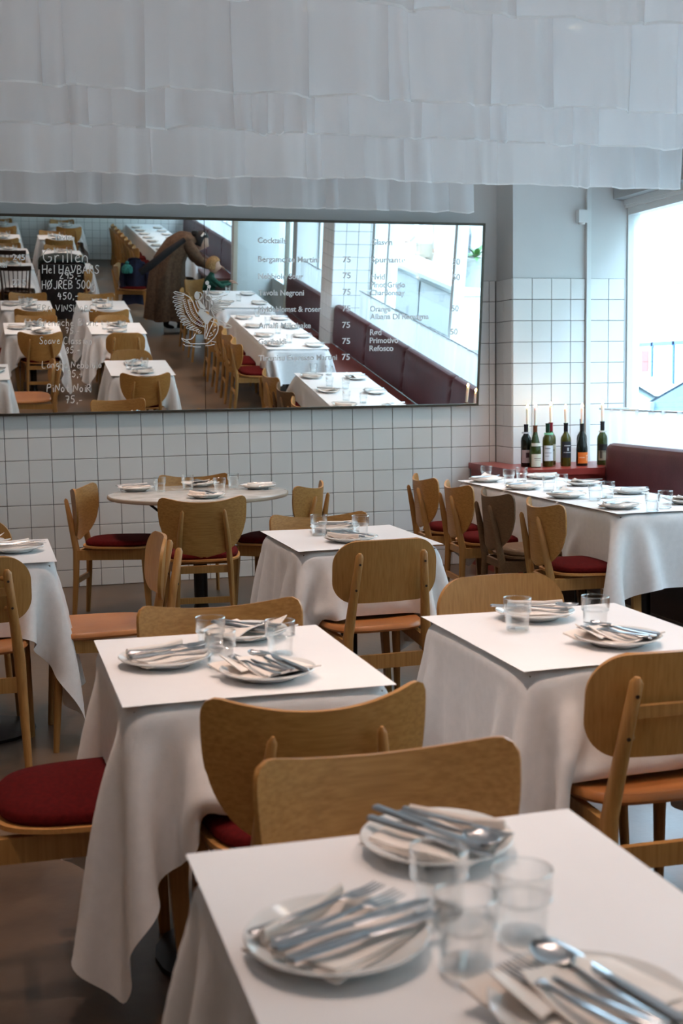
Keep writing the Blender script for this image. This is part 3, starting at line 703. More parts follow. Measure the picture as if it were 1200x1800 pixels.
for i, y in enumerate([.45, 1.2]): chair('S', 2.87, y, 0, 'oak chair in the mirror at the third window table, %s the child' % ['beside', 'nearer the mirror than'][i])
for i, y in enumerate(LS4): chair('S', 2.80, y, 0, 'oak chair in the mirror, %s along the far window table' % ORD[i], 'far row of chairs in the mirror')
# rows behind the camera, seen in the mirror
ROWS = [('L', .50, -2.15, 'first left-row table in the mirror'), ('L', .50, -3.95, 'second left-row table in the mirror'), ('L', .45, -6.0, 'third left-row table in the mirror'), ('L', .48, -7.95, 'last left-row table in the mirror'),
        ('R', 1.475, 1.37, 'the mirror table beside the nearest table'), ('R', 1.36, -2.2, 'first right-row table in the mirror'), ('R', 1.33, -3.75, 'second right-row table in the mirror'),
        ('R', 1.36, -5.95, 'third right-row table in the mirror'), ('R', 1.67, -7.95, 'last right-row table in the mirror')]
CK = {0: 'WS', 1: 'WS', 2: 'SS', 3: 'SS', 4: 'SS', 5: 'SS', 6: 'SS', 7: 'SS', 8: 'SS'}
for i, (c, x, y, d) in enumerate(ROWS):
    table(x, y, d, CL['E'] if i % 2 else CL['A'], pi*(i % 2))
    dy = .45 if i != 4 else .40
    chair(CK[i][0], x+.02, y+dy, -90, ('dark spindle chair' if CK[i][0] == 'W' else 'oak chair')+' on the mirror side of '+d)
    chair(CK[i][1], x-.02, y-dy-.02, 90, 'oak chair on the far side of '+d)
chair('S', .60, .93, 90, 'oak chair on the camera side of the nearest table, seen only in mirror')

# ------------------------------------------------------------------ round stone table
rt = thing('round_table', 'round table with a pale stone top and black pedestal by the mirror wall', 'table', (*RT, 0))
MB().lathe([(0, .71), (.50, .71), (.535, .716), (.541, .727), (.535, .738), (.50, .742), (0, .742)], 64).build('tabletop', MARBLE, rt, True)
MB().lathe([(.536, .714), (.5415, .719), (.5425, .727), (.5415, .734)], 64).build('edge_band', STONE_EDGE, rt, True)
MB().lathe([(.26, 0), (.26, .014), (.05, .03), (.042, .06), (.042, .66), (.05, .69), (.2, .71)], 24, close=True).build('pedestal', BLACK, rt, True)
for s in (-1, 1): MB().tube([(s*.33, s*.05, .71), (s*.2, s*.03, .60), (s*.04, 0, .50)], .008, 6).build('brace', BLACK, rt, True)

# ------------------------------------------------------------------ tableware
def make_plate(label, cat):
    o = MB().lathe([(0, .004), (.052, .004), (.060, 0), (.066, .001), (.072, .006), (.100, .016), (.1095, .0205), (.111, .0225), (.1095, .0245), (.100, .021), (.076, .0115), (.066, .008), (0, .0075)], 48).build('plate', CHINA, None, True)
    o['label'] = label; o['category'] = cat; return o
def make_napkin(label, cat):
    M = MB()
    lay = [(.086, .074, 0), (.080, .071, .0035), (.083, .066, .007)]
    for i, (a, b, z) in enumerate(lay):
        def f(u, v, a=a, b=b, z=z, i=i):
            x = (u-.5)*2*a; y = (v-.5)*2*b
            return (x+.004*i, y+.004*sin(3*u+i), z+.0145+.06*max(0, abs(x)-.055)**1.15+.004*sin(9*u+4*v+i)*(.4+v)+.03*max(0, abs(y)-.05))
        M.grid(f, 15, 11, .0022)
    # rolled fold along one side
    M.tube([(-.075, .050, .030), (-.03, .056, .026), (.03, .055, .027), (.08, .060, .034)], [.010, .012, .011, .008], 8, sx=.55)
    o = M.build('napkin', NAPK, None, True); o['label'] = label; o['category'] = cat; return o
def make_napkin2(label, cat):
    M = MB()
    M.grid(lambda u, v: ((u-.5)*.19+.02*v, (v-.5)*.155, .017+.003*sin(6*u+2*v)+.06*max(0, abs(u-.5)-.33)), 13, 9, .004)
    M.grid(lambda u, v: (-.02+(u-.5)*.11+.03*v, -.01+(v-.5)*.135-.02*u, .022+.005*sin(5*v)+.03*u*u*v), 11, 9, .0025)
    M.grid(lambda u, v: (.05+(u-.5)*.07, .02+(v-.5)*.10, .024+.030*u*v*v), 9, 9, .002)
    o = M.build('napkin', NAPK, None, True); o['label'] = label; o['category'] = cat; return o
def cut_obj(name, M):
    def mk(label, cat):
        o = M().build(name, STEEL, None, True); o['label'] = label; o['category'] = cat; return o
    return mk
def bar(M, st):
    """flat bar: stations (x, z, halfwidth, halfthick)"""
    vs = []; fs = []
    for x, z, w_, t_ in st: vs += [(x, -w_, z-t_*.3), (x, -w_*.6, z+t_), (x, w_*.6, z+t_), (x, w_, z-t_*.3), (x, w_*.6, z-t_), (x, -w_*.6, z-t_)]
    for i in range(len(st)-1):
        for k in range(6): fs.append((i*6+k, i*6+(k+1) % 6, i*6+6+(k+1) % 6, i*6+6+k))
    fs += [tuple(range(6))[::-1], tuple((len(st)-1)*6+k for k in range(6))]; M.add(vs, fs)
def m_fork():
    M = MB(); bar(M, [(-.100, .003, .004, .0015), (-.095, .003, .0085, .002), (-.06, .003, .0075, .002), (0, .004, .0045, .002), (.028, .006, .003, .002), (.040, .006, .006, .0015), (.048, .005, .0115, .001), (.058, .004, .0125, .001)])
    for k in range(4): bar(M, [(.056, .004, .0019, .0009), (.08, .004, .0017, .0009), (.099, .007, .0008, .0006)]); n = 18; [M.v.__setitem__(j, (M.v[j][0], M.v[j][1]-.0100+.00667*k, M.v[j][2])) for j in range(len(M.v)-n, len(M.v))]
    return M
def m_knife():
    M = MB(); bar(M, [(-.110, .004, .004, .002), (-.106, .004, .009, .003), (-.05, .004, .0085, .003), (-.005, .004, .006, .003), (.004, .004, .0085, .0012), (.06, .004, .0105, .0009), (.10, .004, .0085, .0008), (.114, .004, .002, .0006)]); return M
def m_spoon():
    M = MB(); bar(M, [(-.100, .003, .004, .0015), (-.095, .003, .0085, .002), (-.06, .003, .0075, .002), (0, .004, .0045, .002), (.03, .006, .0028, .002), (.040, .005, .003, .0015)])
    M.grid(lambda u, v: (.038+.064*v, (2*u-1)*.0205*sqrt(max(0, 1-(2*v-1)**2))*(1.05-.15*v), .0015+.005*(2*u-1)**2+.005*(2*v-1)**2), 9, 11, .001); return M
MK = dict(fork=cut_obj('fork', m_fork), knife=cut_obj('knife', m_knife), spoon=cut_obj('spoon', m_spoon))
def make_glass(label, cat):
    t = thing('tumbler', label, cat)
    MB().lathe([(0, .003), (.028, .003), (.0305, .006), (.0325, .046), (.0335, .049), (.0365, .052), (.0372, .0545), (.0375, .089)], 32).build('glass_wall', GLASS, t, True)
    MB().lathe([(0, .009), (.026, .009), (.0285, .012), (.0305, .046), (.0345, .054), (.0362, .088)], 32).build('inner_wall', GLASS, t, True)
    MB().lathe([(.0359, .0885), (.0367, .0903), (.0377, .0885), (.0367, .0872), (.0359, .0885)], 32).build('rim', GLASS2, t, True)
    MB().lathe([(.0320, .0485), (.0345, .0515), (.0370, .0535), (.0345, .0555), (.0320, .0525)], 32).build('ridge', GLASS2, t, True)
    MB().lathe([(.0, .0), (.027, .0), (.0312, .004), (.0305, .0085), (0, .0095)], 32).build('base', GLASS2, t, True)
    return t
GLASS2 = glassy('thick_glass', (.95, .97, .97), .03, .30, (.955, .965, .965))
ZT = .7385
CS = 0
def setting(x, y, ang, desc, items=('fork', 'fork', 'knife', 'knife', 'spoon'), z=ZT, small=False, spread=.021, nap=1):
    """plate with napkin and cutlery; ang is where the cutlery heads point"""
    rz = radians(ang)
    place('plate', make_plate, (x, y, z), 0, 'white plate '+desc, 'plate')
    place('napkin%d' % nap, make_napkin if nap == 1 else make_napkin2, (x, y, z), rz+radians(12), 'cream folded napkin '+desc, 'napkin')
    cnt = {}
    n = len(items)
    tot = {k: items.count(k) for k in items}
    for i, it in enumerate(items):
        off = (i-(n-1)/2)*spread; dr = radians(rnd.uniform(-7, 7)); al = rnd.uniform(-.012, .018)
        cnt[it] = cnt.get(it, 0)+1
        lx = x+cos(rz)*al-sin(rz)*off; ly = y+sin(rz)*al+cos(rz)*off
        o = place(it, MK[it], (lx, ly, z+.0295+.0025*(i % 2)), rz+dr,
              'steel %s%s %s' % (it, '' if tot[it] == 1 else (', right one,' if cnt[it] == 1 else ', left one,'), desc), it)
        o.rotation_euler = (radians(rnd.uniform(-6, 6)), radians(rnd.uniform(-1.5, 1.5)), rz+dr)
def tumbler(x, y, desc, z=ZT):
    place('tumbler', make_glass, (x, y, z), rnd.uniform(0, 6), 'clear tumbler with a ridge '+desc, 'glass')
# nearest table
setting(.600, 1.632, -62, 'at the far side of the nearest table', ('knife', 'knife', 'spoon', 'fork'))
setting(.377, 1.372, 22, 'at the left of the nearest table', ('knife', 'knife', 'fork', 'fork'), spread=.030)
setting(.590, 1.135, 108, 'at the camera side of the nearest table', ('knife', 'spoon', 'fork', 'fork', 'knife')[:4], nap=2, spread=.024)
MAXLAB = 0
tumbler(.527, 1.425, 'on the nearest table, left and far of its three'); tumbler(.506, 1.282, 'on the nearest table, closest to the camera'); tumbler(.598, 1.330, 'on the nearest table, right of its three')
# left middle table
setting(.392, 2.945, 8, 'at the left of the left middle table', ('knife', 'fork', 'fork'), spread=.026)
setting(.598, 2.735, 112, 'at the near side of the left middle table', ('knife', 'spoon', 'fork', 'fork'), nap=2, spread=.027)
setting(.640, 3.185, -55, 'at the far side of the left middle table', ('knife', 'fork', 'spoon'), nap=2)
tumbler(.520, 3.035, 'on the left middle table, farthest of its three'); tumbler(.512, 2.86, 'on the left middle table, nearest of its three'); tumbler(.675, 2.935, 'on the left middle table, right of its three')
# right middle table
setting(1.462, 3.165, -35, 'at the far side of the right middle table', ('knife', 'fork', 'spoon'))
setting(1.515, 2.785, 118, 'at the near side of the right middle table', ('knife', 'spoon', 'fork', 'fork'), nap=2)
tumbler(1.342, 3.015, 'on the right middle table, left of its two'); tumbler(1.545, 2.965, 'on the right middle table, right of its two')
# small square table
setting(1.475, 5.285, -30, 'at the far side of the small square table', ('knife', 'fork', 'spoon'))
setting(1.445, 4.925, 115, 'at the near side of the small square table', ('fork', 'fork', 'knife'))
tumbler(1.368, 5.16, 'on the small square table, left of its two'); tumbler(1.525, 5.06, 'on the small square table, right of its two')
# left-edge table
setting(.10, 5.15, 8, 'on the table at the left edge', ('knife', 'fork', 'knife'))
setting(-.05, 5.38, -60, 'at the far side of the left-edge table', ('knife', 'fork'), nap=2)
# round table
ZS = .7435
setting(.875, 7.66, -10, 'at the left of the round table', ('fork', 'knife'), ZS)
setting(1.29, 7.80, -80, 'at the far side of the round table', ('fork', 'knife'), ZS, nap=2)
setting(1.20, 7.03, 100, 'at the near side of the round table', ('fork', 'knife', 'fork'), ZS)
setting(1.60, 7.48, 170, 'at the right of the round table', ('knife', 'fork'), ZS)
for x, y, d in [(1.00, 7.50, 'on the round table, leftmost'), (1.185, 7.60, 'on the round table, second from the left'), (1.325, 7.28, 'on the round table, nearest the camera'), (1.47, 7.60, 'on the round table, rightmost')]: tumbler(x, y, d, ZS)
# long window table
for i, y in enumerate(LS1):
    o_n = ['nearest', 'second', 'third', 'farthest'][i]
    setting(3.06, y, 20, 'on the long window table, chair side, '+o_n, ('fork', 'knife'), nap=1+i % 2)
    setting(3.49, y+.08, 165, 'on the long window table, bench side, '+o_n, ('fork', 'knife'), nap=2-i % 2)
    tumbler(3.13, y-.20, 'on the long window table, chair side, %s' % o_n); tumbler(3.26, y-.10, 'on the long window table, middle, %s' % o_n)
tumbler(3.12, 7.42+.08, 'on the long window table, last one by the red ledge')
for tag, ys, xx in (('second window table in the mirror', LS2, 3.06), ('third window table in the mirror', [.45, 1.2], 3.06)):
    for i, y in enumerate(ys):
        o_n = ['first', 'second', 'third', 'last'][i]
        setting(xx, y, 20, 'on the %s, chair side, %s' % (tag, o_n), ('knife',))
        setting(xx+.43, y+.06, 165, 'on the %s, bench side, %s' % (tag, o_n), ('knife',))
        tumbler(xx+.2, y-.15, 'on the %s, %s' % (tag, o_n))
for i, y in enumerate(LS4):
    for xx in (3.01, 3.43):
        sd_ = 'chair side' if xx < 3.2 else 'bench side'
        place('plate', make_plate, (xx, y, ZT), 0, 'white plate on the far mirror window table, %s, %s' % (sd_, ORD[i]), 'plate', 'plates on the far window table')
        place('napkin1', make_napkin, (xx, y, ZT), .4, 'cream napkin on the far mirror window table, %s, %s' % (sd_, ORD[i]), 'napkin', 'napkins on the far window table')
for i, (c, x, y, d) in enumerate(ROWS):
    for s, wd in ((1, 'mirror side of '), (-1, 'far side of ')):
        setting(x, y+s*.21, -90*s, 'on the '+wd+d, ('knife', 'fork'), nap=1+(i+s) % 2)
    tumbler(x-.10, y+.03, 'at left on '+d); tumbler(x+.10, y-.03, 'at right on '+d)

# ------------------------------------------------------------------ bench along the windows, ledge, curtain rods
def bench(y0, y1, desc, x=4.15, seam=1.45):
    t = thing('window_bench', desc, 'bench', (0, 0, 0))
    MB().box(x-.45, x-.003, y0, y1, .40, .45).build('bench_seat', SEATR, t)
    MB().box(x-.40, x+.1, y0+.01, y1-.01, 0, .40).build('bench_base', DARKW, t)
    n = max(1, round((y1-y0)/seam)); d = (y1-y0)/n
    for k in range(n):
        a = y0+d*k+.003; b = y0+d*(k+1)-.003; nseg = 12
        def f(u, v, a=a, b=b):
            # profile around the pad: front face then rounded top and back
            P = [(x, .46), (x-.006, .55), (x, .75), (x+.004, .88), (x+.018, .918), (x+.045, .932), (x+.08, .930), (x+.105, .915), (x+.11, .88), (x+.11, .46)]
            q = v*(len(P)-1); i = min(int(q), len(P)-2); r = q-i
            px = P[i][0]*(1-r)+P[i+1][0]*r; pz = P[i][1]*(1-r)+P[i+1][1]*r
            e = max(0, abs(2*u-1)-.97)/.03
            return (px+(.010*e*e if px < x+.05 else -.01*e*e), a+(b-a)*u, pz-.008*e*e*(pz > .9))
        M = MB(); M.grid(f, 31, 19)
        for yy in (a, b): M.add([(px_, yy, pz_) for px_, pz_ in [(x+.01, .46), (x+.004, .55), (x+.01, .75), (x+.014, .88), (x+.028, .910), (x+.045, .924), (x+.08, .922), (x+.095, .915), (x+.10, .88), (x+.10, .46)]], [tuple(range(10))])
        M.build('backrest', PLUM, t, True)
    return t
bench(2.45, 7.85, 'plum leather window bench behind the long table')
bench(-.05, 1.95, 'shorter plum bench beyond the tiled pillar, in the mirror')
bench(-8.7, -3.05, 'far plum bench at the end of the room, in the mirror', 4.06)
lg = thing('ledge', 'red painted corner ledge carrying the candle bottles', 'ledge')
MB().prism([(3.47, 7.80), (4.13, 7.80), (4.13, 7.87), (4.58, 7.87), (4.58, 8.388), (3.688, 8.388), (3.688, 8.688), (3.47, 8.688)], .722, .765).build('ledge_top', LEDGE, lg)
MB().prism([(3.49, 7.83), (4.03, 7.83), (4.03, 7.90), (4.57, 7.90), (4.57, 8.386), (3.686, 8.386), (3.686, 8.686), (3.49, 8.686)], 0, .722).build('ledge_front', LEDGE, lg)
def rod_curtain(y0, y1, desc, x=4.35, z=1.155, bot=.5):
    t = thing('cafe_curtain', desc, 'curtain')
    MB().tube([(x, y0, z), (x, y1, z)], .007, 8).tube([(x, y0, z), (x+.24, y0, z)], .005, 6).tube([(x, y1, z), (x+.24, y1, z)], .005, 6).build('rod', SILVER, t, True)
    rr = random.Random(int(abs(y0)*100)); ph = [rr.uniform(0, 6) for _ in range(6)]; L_ = y1-y0
    nn = int(L_*60)
    def f(u, v):
        y = y0+.01+(L_-.02)*u; s_ = y*38+1.6*sin(y*4.1+ph[0])+1.2*sin(y*9.7+ph[1])
        a = .010+.012*v; return (x+a*sin(s_)+.005*sin(s_*2.3), y+.004*cos(s_), z+.004-v*(z-bot)+.004*sin(y*7))
    MB().grid(f, nn, 9).build('voile_panel', CAFE, t, True)
    return t
rod_curtain(2.85, 8.30, 'sheer white half curtain on a steel rod across the main window')
rod_curtain(.0, 1.90, 'sheer half curtain beyond the tiled pillar, in the mirror')
rod_curtain(-8.6, -3.1, 'sheer half curtain at the far end of the room, in the mirror', 4.2)

# ------------------------------------------------------------------ bottles with candles
def bottle(x, y, glass, foil, labels, desc, slim=0, h=.30):
    t = thing('wine_bottle', desc, 'bottle', (x, y, .765), rnd.uniform(-.2, .2))
    R = .037
    if slim == 0: pr = [(0, .004), (.034, 0), (R, .005), (R, .185), (.034, .205), (.022, .225), (.0145, .24), (.0135, h-.01), (.0155, h-.008), (.0155, h-.002), (.011, h)]
    else: pr = [(0, .004), (.038, 0), (.0405, .005), (.0405, .12), (.036, .155), (.026, .195), (.0165, .235), (.0135, .26), (.0135, h-.01), (.0155, h-.008), (.0155, h-.002), (.011, h)]
    MB().lathe(pr, 28).build('bottle_body', glass, t, True)
    MB().lathe([(.0145, h-.062), (.0150, h-.06), (.0150, h-.012), (.0162, h-.010), (.0162, h)], 20).build('neck_foil', mat('foil_%d' % len(bpy.data.materials), foil, .35, .3), t, True)
    for z0, z1, col, marks in labels:
        Rl = (.0409 if slim else .0374)
        n = 22; a0 = radians(-175); a1 = radians(0) ; vs = []
        M = MB(); M.grid(lambda u, v, z0=z0, z1=z1: (Rl*cos(-pi/2+(u-.5)*2.5), Rl*sin(-pi/2+(u-.5)*2.5), z0+(z1-z0)*v), n, 3)
        lb = M.build('label', mat('label_%d' % len(bpy.data.materials), col, .6), t, True)
        if marks:
            K = MB()
            for (ua, ub, za, zb) in marks[1]: K.grid(lambda u, v, ua=ua, ub=ub, za=za, zb=zb: ((Rl+.0006)*cos(-pi/2+(ua+(ub-ua)*u-.5)*2.5), (Rl+.0006)*sin(-pi/2+(ua+(ub-ua)*u-.5)*2.5), z0+(z1-z0)*(za+(zb-za)*v)), 6, 3)
            K.build('label_print', mat('print_%d' % len(bpy.data.materials), marks[0], .6), lb, True)
    return t
def candle(x, y, z0, ln, desc, lean=0):
    t = thing('candle', desc, 'candle', (x, y, z0))
    MB().tube([(0, 0, -.02), (lean*.5, 0, ln*.5), (lean, 0, ln-.004), (lean, 0, ln)], [.009, .011, .011, .0085], 14).build('wax_stick', WAX, t, True)
    MB().tube([(lean, 0, ln), (lean, 0, ln+.008)], .0015, 5).build('wick', BLACK, t)
    MB().lathe([(0, 0), (.006, .004), (.0085, .010), (.006, .019), (.001, .028), (0, .029)], 12, (lean, 0, ln+.006)).build('flame', FLAME, t, True)
    return t
GLD = (.5, .42, .25)
BT = [(3.672, 8.10, 'dark', (.02, .02, .025), [(.03, .12, (.5, .42, .42), ((.08, .04, .05), [(.35, .6, .4, .8)])), (.205+.03, .235+.012, (.7, .7, .72), None)], 'dark wine bottle half hidden at the left end of the ledge, no candle', 0, .30, None),
      (3.705, 8.02, 'green', (.20, .06, .02), [(.006, .095, (.70, .68, .52), ((.25, .2, .15), [(.2, .8, .62, .68), (.25, .75, .5, .53)])), (.150, .172, (.75, .72, .6), None)], 'green bottle with a low cream label holding the leftmost candle', 1, .295, .118),
      (3.815, 8.05, 'olive', (.012, .05, .03), [(.042, .150, (.74, .76, .76), ((.2, .2, .2), [(.1, .5, .78, .84), (.1, .6, .5, .54), (.1, .4, .3, .33)])), (.225, .240, (.25, .6, .35), None)], 'olive bottle with a white label and dark green cap, no candle', 0, .305, None),
      (3.905, 8.19, 'olive', (.30, .02, .04), [(.03, .15, (.48, .42, .30), ((.2, .15, .1), [(.3, .7, .6, .7)]))], 'olive bottle with beige label and red neck foil', 0, .305, .112),
      (3.945, 8.03, 'olive', (.015, .015, .02), [(.062, .175, (.012, .014, .02), ((.5, .5, .5), [(.2, .7, .72, .78), (.42, .55, .42, .62), (.15, .8, .3, .34)]))], 'bottle with a black label, right of the red-necked one', 0, .305, .098),
      (4.055, 8.0, 'dark', (.02, .02, .02), [(.02, .098, (.85, .19, .02), ((.9, .55, .35), [(.62, .66, .2, .75), (.66, .80, .68, .75), (.70, .74, .2, .5), (.1, .5, .5, .56)]))], 'slope-shouldered bottle with a bright orange label', 1, .300, .108),
      (4.135, 8.16, 'dark', (.015, .05, .20), [], 'dark bottle with blue neck foil behind the orange-labelled one, no candle', 0, .325, None),
      (4.225, 8.02, 'green', (.02, .02, .025), [(.09, .150, (.02, .02, .02), None), (.035, .105, (.40, .34, .24), ((.1, .08, .06), [(.1, .3, .2, .9)])), (.234, .246, (.7, .7, .65), None)], 'green bottle standing alone at the right end of the ledge', 0, .31, .118)]
for i, (x, y, g, fo, lb, d, sl, h, cl) in enumerate(BT):
    bottle(x, y, BOT[g], fo, lb, d, sl, h)
    if cl: candle(x, y, .765+h, cl, 'lit white candle in the '+d.split(' holding')[0], rnd.uniform(-.006, .008))
candle(3.715, 8.17, .765, .405, 'tall lit candle standing behind the leftmost bottles')
for k, x in enumerate((3.84, 3.88, 3.965, 4.0)):
    pass

# ------------------------------------------------------------------ hanging voile rows
def valance(y, x0, x1, z, seed, label):
    rr = random.Random(seed); L_ = x1-x0
    # irregular folds: widths between .08 and .34
    xs = [x0]; 
    while xs[-1] < x1: xs.append(xs[-1]+rr.choice([.08, .16, .24, .30, .36, .44, .52]))
    K = []
    for a, b in zip(xs, xs[1:]):
        d = rr.uniform(.03, .06)*min(1.2, .4+(b-a)*3); K.append((a, b, d, rr.uniform(-.022, -.006), rr.uniform(-.3, .6)))
    P = []
    for a, b, d, dz, sk in K:
        n = max(9, int((b-a)/.022))
        for i in range(n):
            s_ = i/(n-1)
            # each fold swells forward and tucks back sharply at its end
            yy = -d*1.3*sin(pi*s_**.75)**1.3 ; xx = a+(b-a)*(s_+.10*sin(pi*s_))*1.0
            if i == n-1: xx += .012; yy += .012
            P.append((xx, yy, dz*sin(pi*s_)+.012*s_*sk, d))
    M = MB(); nv = 7; vs = []; fs = []; q0 = rr.uniform(0, 6)
    for xx, yy, dz, d in P:
        yy += (.013*sin(xx*29+2.2*sin(xx*3.7+q0))+.005*sin(xx*67+q0+1.5*sin(xx*9)))
        for j in range(nv):
            v = j/(nv-1); amp = .35+.65*v
            vs.append((xx+.01*sin(v*3+xx*9), y+yy*amp*(1.25 if j == nv-1 else 1), z+(3.39-z)*(1-v)+(dz if j >= nv-2 else dz*.3*v)))
    for i in range(len(P)-1):
        for j in range(nv-1): fs.append((i*nv+j, (i+1)*nv+j, (i+1)*nv+j+1, i*nv+j+1))
    M.add(vs, fs)
    t = thing('hanging_voile', label, 'fabric')
    M.build('voile_sheet', SHEER, t, True)
    # stitched hem: a thin doubled strip
    H = MB()
    for i in range(len(P)-1):
        a = vs[i*nv+nv-1]; b = vs[(i+1)*nv+nv-1]
        H.add([(a[0], a[1]-.0015, a[2]), (b[0], b[1]-.0015, b[2]), (b[0], b[1]-.0015, b[2]+.009), (a[0], a[1]-.0015, a[2]+.009)], [(0, 1, 2, 3)])
    H.build('hem', SHEERH, t, True)
    MB().tube([(x0, y, 3.385), (x1, y, 3.385)], .006, 6).build('rail', WHITEP, t)
SHEERH = sheer('voile_hem', (.97, .97, .97), .0, .5)
VR = [(8.30, 3.20, 'farthest row of hanging white voile, just above the mirror'), (7.08, 4.12, 'second row of hanging white voile from the mirror wall'), (5.80, 4.25, 'third row of hanging white voile from the mirror wall'),
      (5.05, 4.25, 'fourth row of hanging voile, large pleats across the photo top'), (3.80, 4.25, 'nearest visible row of hanging voile, only its hem at the top edge')]
for i, (y, x1, lb) in enumerate(VR): valance(y, -3.1, x1, 2.55, 40+i, lb)
for i, y in enumerate([2.5, 1.2, -.1, -1.4, -2.7, -4.0, -5.3, -6.6, -7.9]): valance(y, -3.1, 4.2, 2.55, 60+i, 'row of hanging white voile behind the camera, %s from the camera' % ORD[i])
# warm ceiling spots between the rows
def make_spot(label, cat):
    t = thing('ceiling_spot', label, cat)
    MB().lathe([(0, 0), (.045, 0), (.045, -.10), (.038, -.10), (.034, -.06), (0, -.055)], 20).build('housing', WHITEP, t, True)
    MB().lathe([(0, -.058), (.032, -.058)], 16).build('lamp_disc', LAMPM, t)
    return t
k_ = 0
for ix, x in enumerate((-1.5, .35, 1.7, 3.2)):
    for iy, y in enumerate((7.7, 6.42, 4.42, 3.12, 1.85, -.75, -3.35, -5.95)):
        o = place('spot', make_spot, (x, y, 3.4), 0, 'small warm ceiling spotlight, %s from the mirror wall, %s from the left' % (ORD[iy], ORD[ix]), 'lamp', 'ceiling spotlights')
        ld = bpy.data.lights.get('spot_light') or bpy.data.lights.new('spot_light', 'SPOT')
        ld.energy = LAMP; ld.color = (1, .73, .60); ld.spot_size = radians(68); ld.spot_blend = .7; ld.shadow_soft_size = .05
        lo = bpy.data.objects.new('spot_light', ld); C.objects.link(lo); lo.parent = o; lo.location = (0, 0, -.11)
        lp = bpy.data.lights.get('voile_fill_light') or bpy.data.lights.new('voile_fill_light', 'POINT')  # added cool fill point, not part of the spot, brightens voile and ceiling
        lp.energy = VOILE_FILL; lp.color = (.90, .95, 1); lp.shadow_soft_size = .09
        l2 = bpy.data.objects.new('voile_fill_light', lp); C.objects.link(l2); l2.parent = o; l2.location = (0, 0, -.22)

# ------------------------------------------------------------------ people, seen in the mirror
def skin_body(name, J, edges_, mt, parent, sub=2, label=None):
    """one continuous surface grown over a skeleton: J name -> (x,y,z,r)"""
    keys = list(J); me = bpy.data.meshes.new(name)
    me.from_pydata([J[k][:3] for k in keys], [(keys.index(a), keys.index(b)) for a, b in edges_], [])
    o = bpy.data.objects.new(name, me); C.objects.link(o)
    md = o.modifiers.new('k', 'SKIN'); md.use_smooth_shade = True; md.branch_smoothing = .4
    sv = me.skin_vertices[0].data
    for i, k in enumerate(keys):
        r = J[k][3]; sv[i].radius = (r, J[k][4] if len(J[k]) > 4 else r); sv[i].use_root = (i == 0)
    s2 = o.modifiers.new('s', 'SUBSURF'); s2.levels = sub; s2.render_levels = sub
    bpy.context.view_layer.update()
    ev = o.evaluated_get(bpy.context.evaluated_depsgraph_get()); m2 = bpy.data.meshes.new_from_object(ev)
    C.objects.unlink(o); bpy.data.objects.remove(o)
    m2.materials.clear(); m2.materials.append(mt); m2.polygons.foreach_set('use_smooth', [True]*len(m2.polygons))
    return link(name, m2, parent, label)
SKIN = mat('skin', (.55, .33, .24), .5); HAIRD = mat('black_hair', (.012, .009, .008), .5); HAIRB = noisy(mat('blond_curls', (.42, .24, .09), .6), (.36, .19, .07), (.52, .31, .13), 60, bump=.6, bscale=90)
COAT = noisy(mat('brown_coat', (.10, .055, .03), .9), (.085, .045, .025), (.13, .072, .04), 30, bump=.3, bscale=200)
GREEN = noisy(mat('green_knit', (.01, .07, .045), .9), (.009, .06, .04), (.014, .09, .058), 60, bump=.4, bscale=150)
DARKC = mat('dark_cloth', (.012, .011, .012), .8); NAVY = noisy(mat('navy_cloth', (.012, .018, .05), .8), (.01, .014, .04), (.018, .026, .07), 10, bump=.2, bscale=30)
SHOE = mat('white_shoe', (.7, .7, .68), .5); TEAL = noisy(mat('teal_knit', (.03, .22, .20), .9), (.02, .12, .12), (.05, .34, .30), 30, bump=.5, bscale=60)
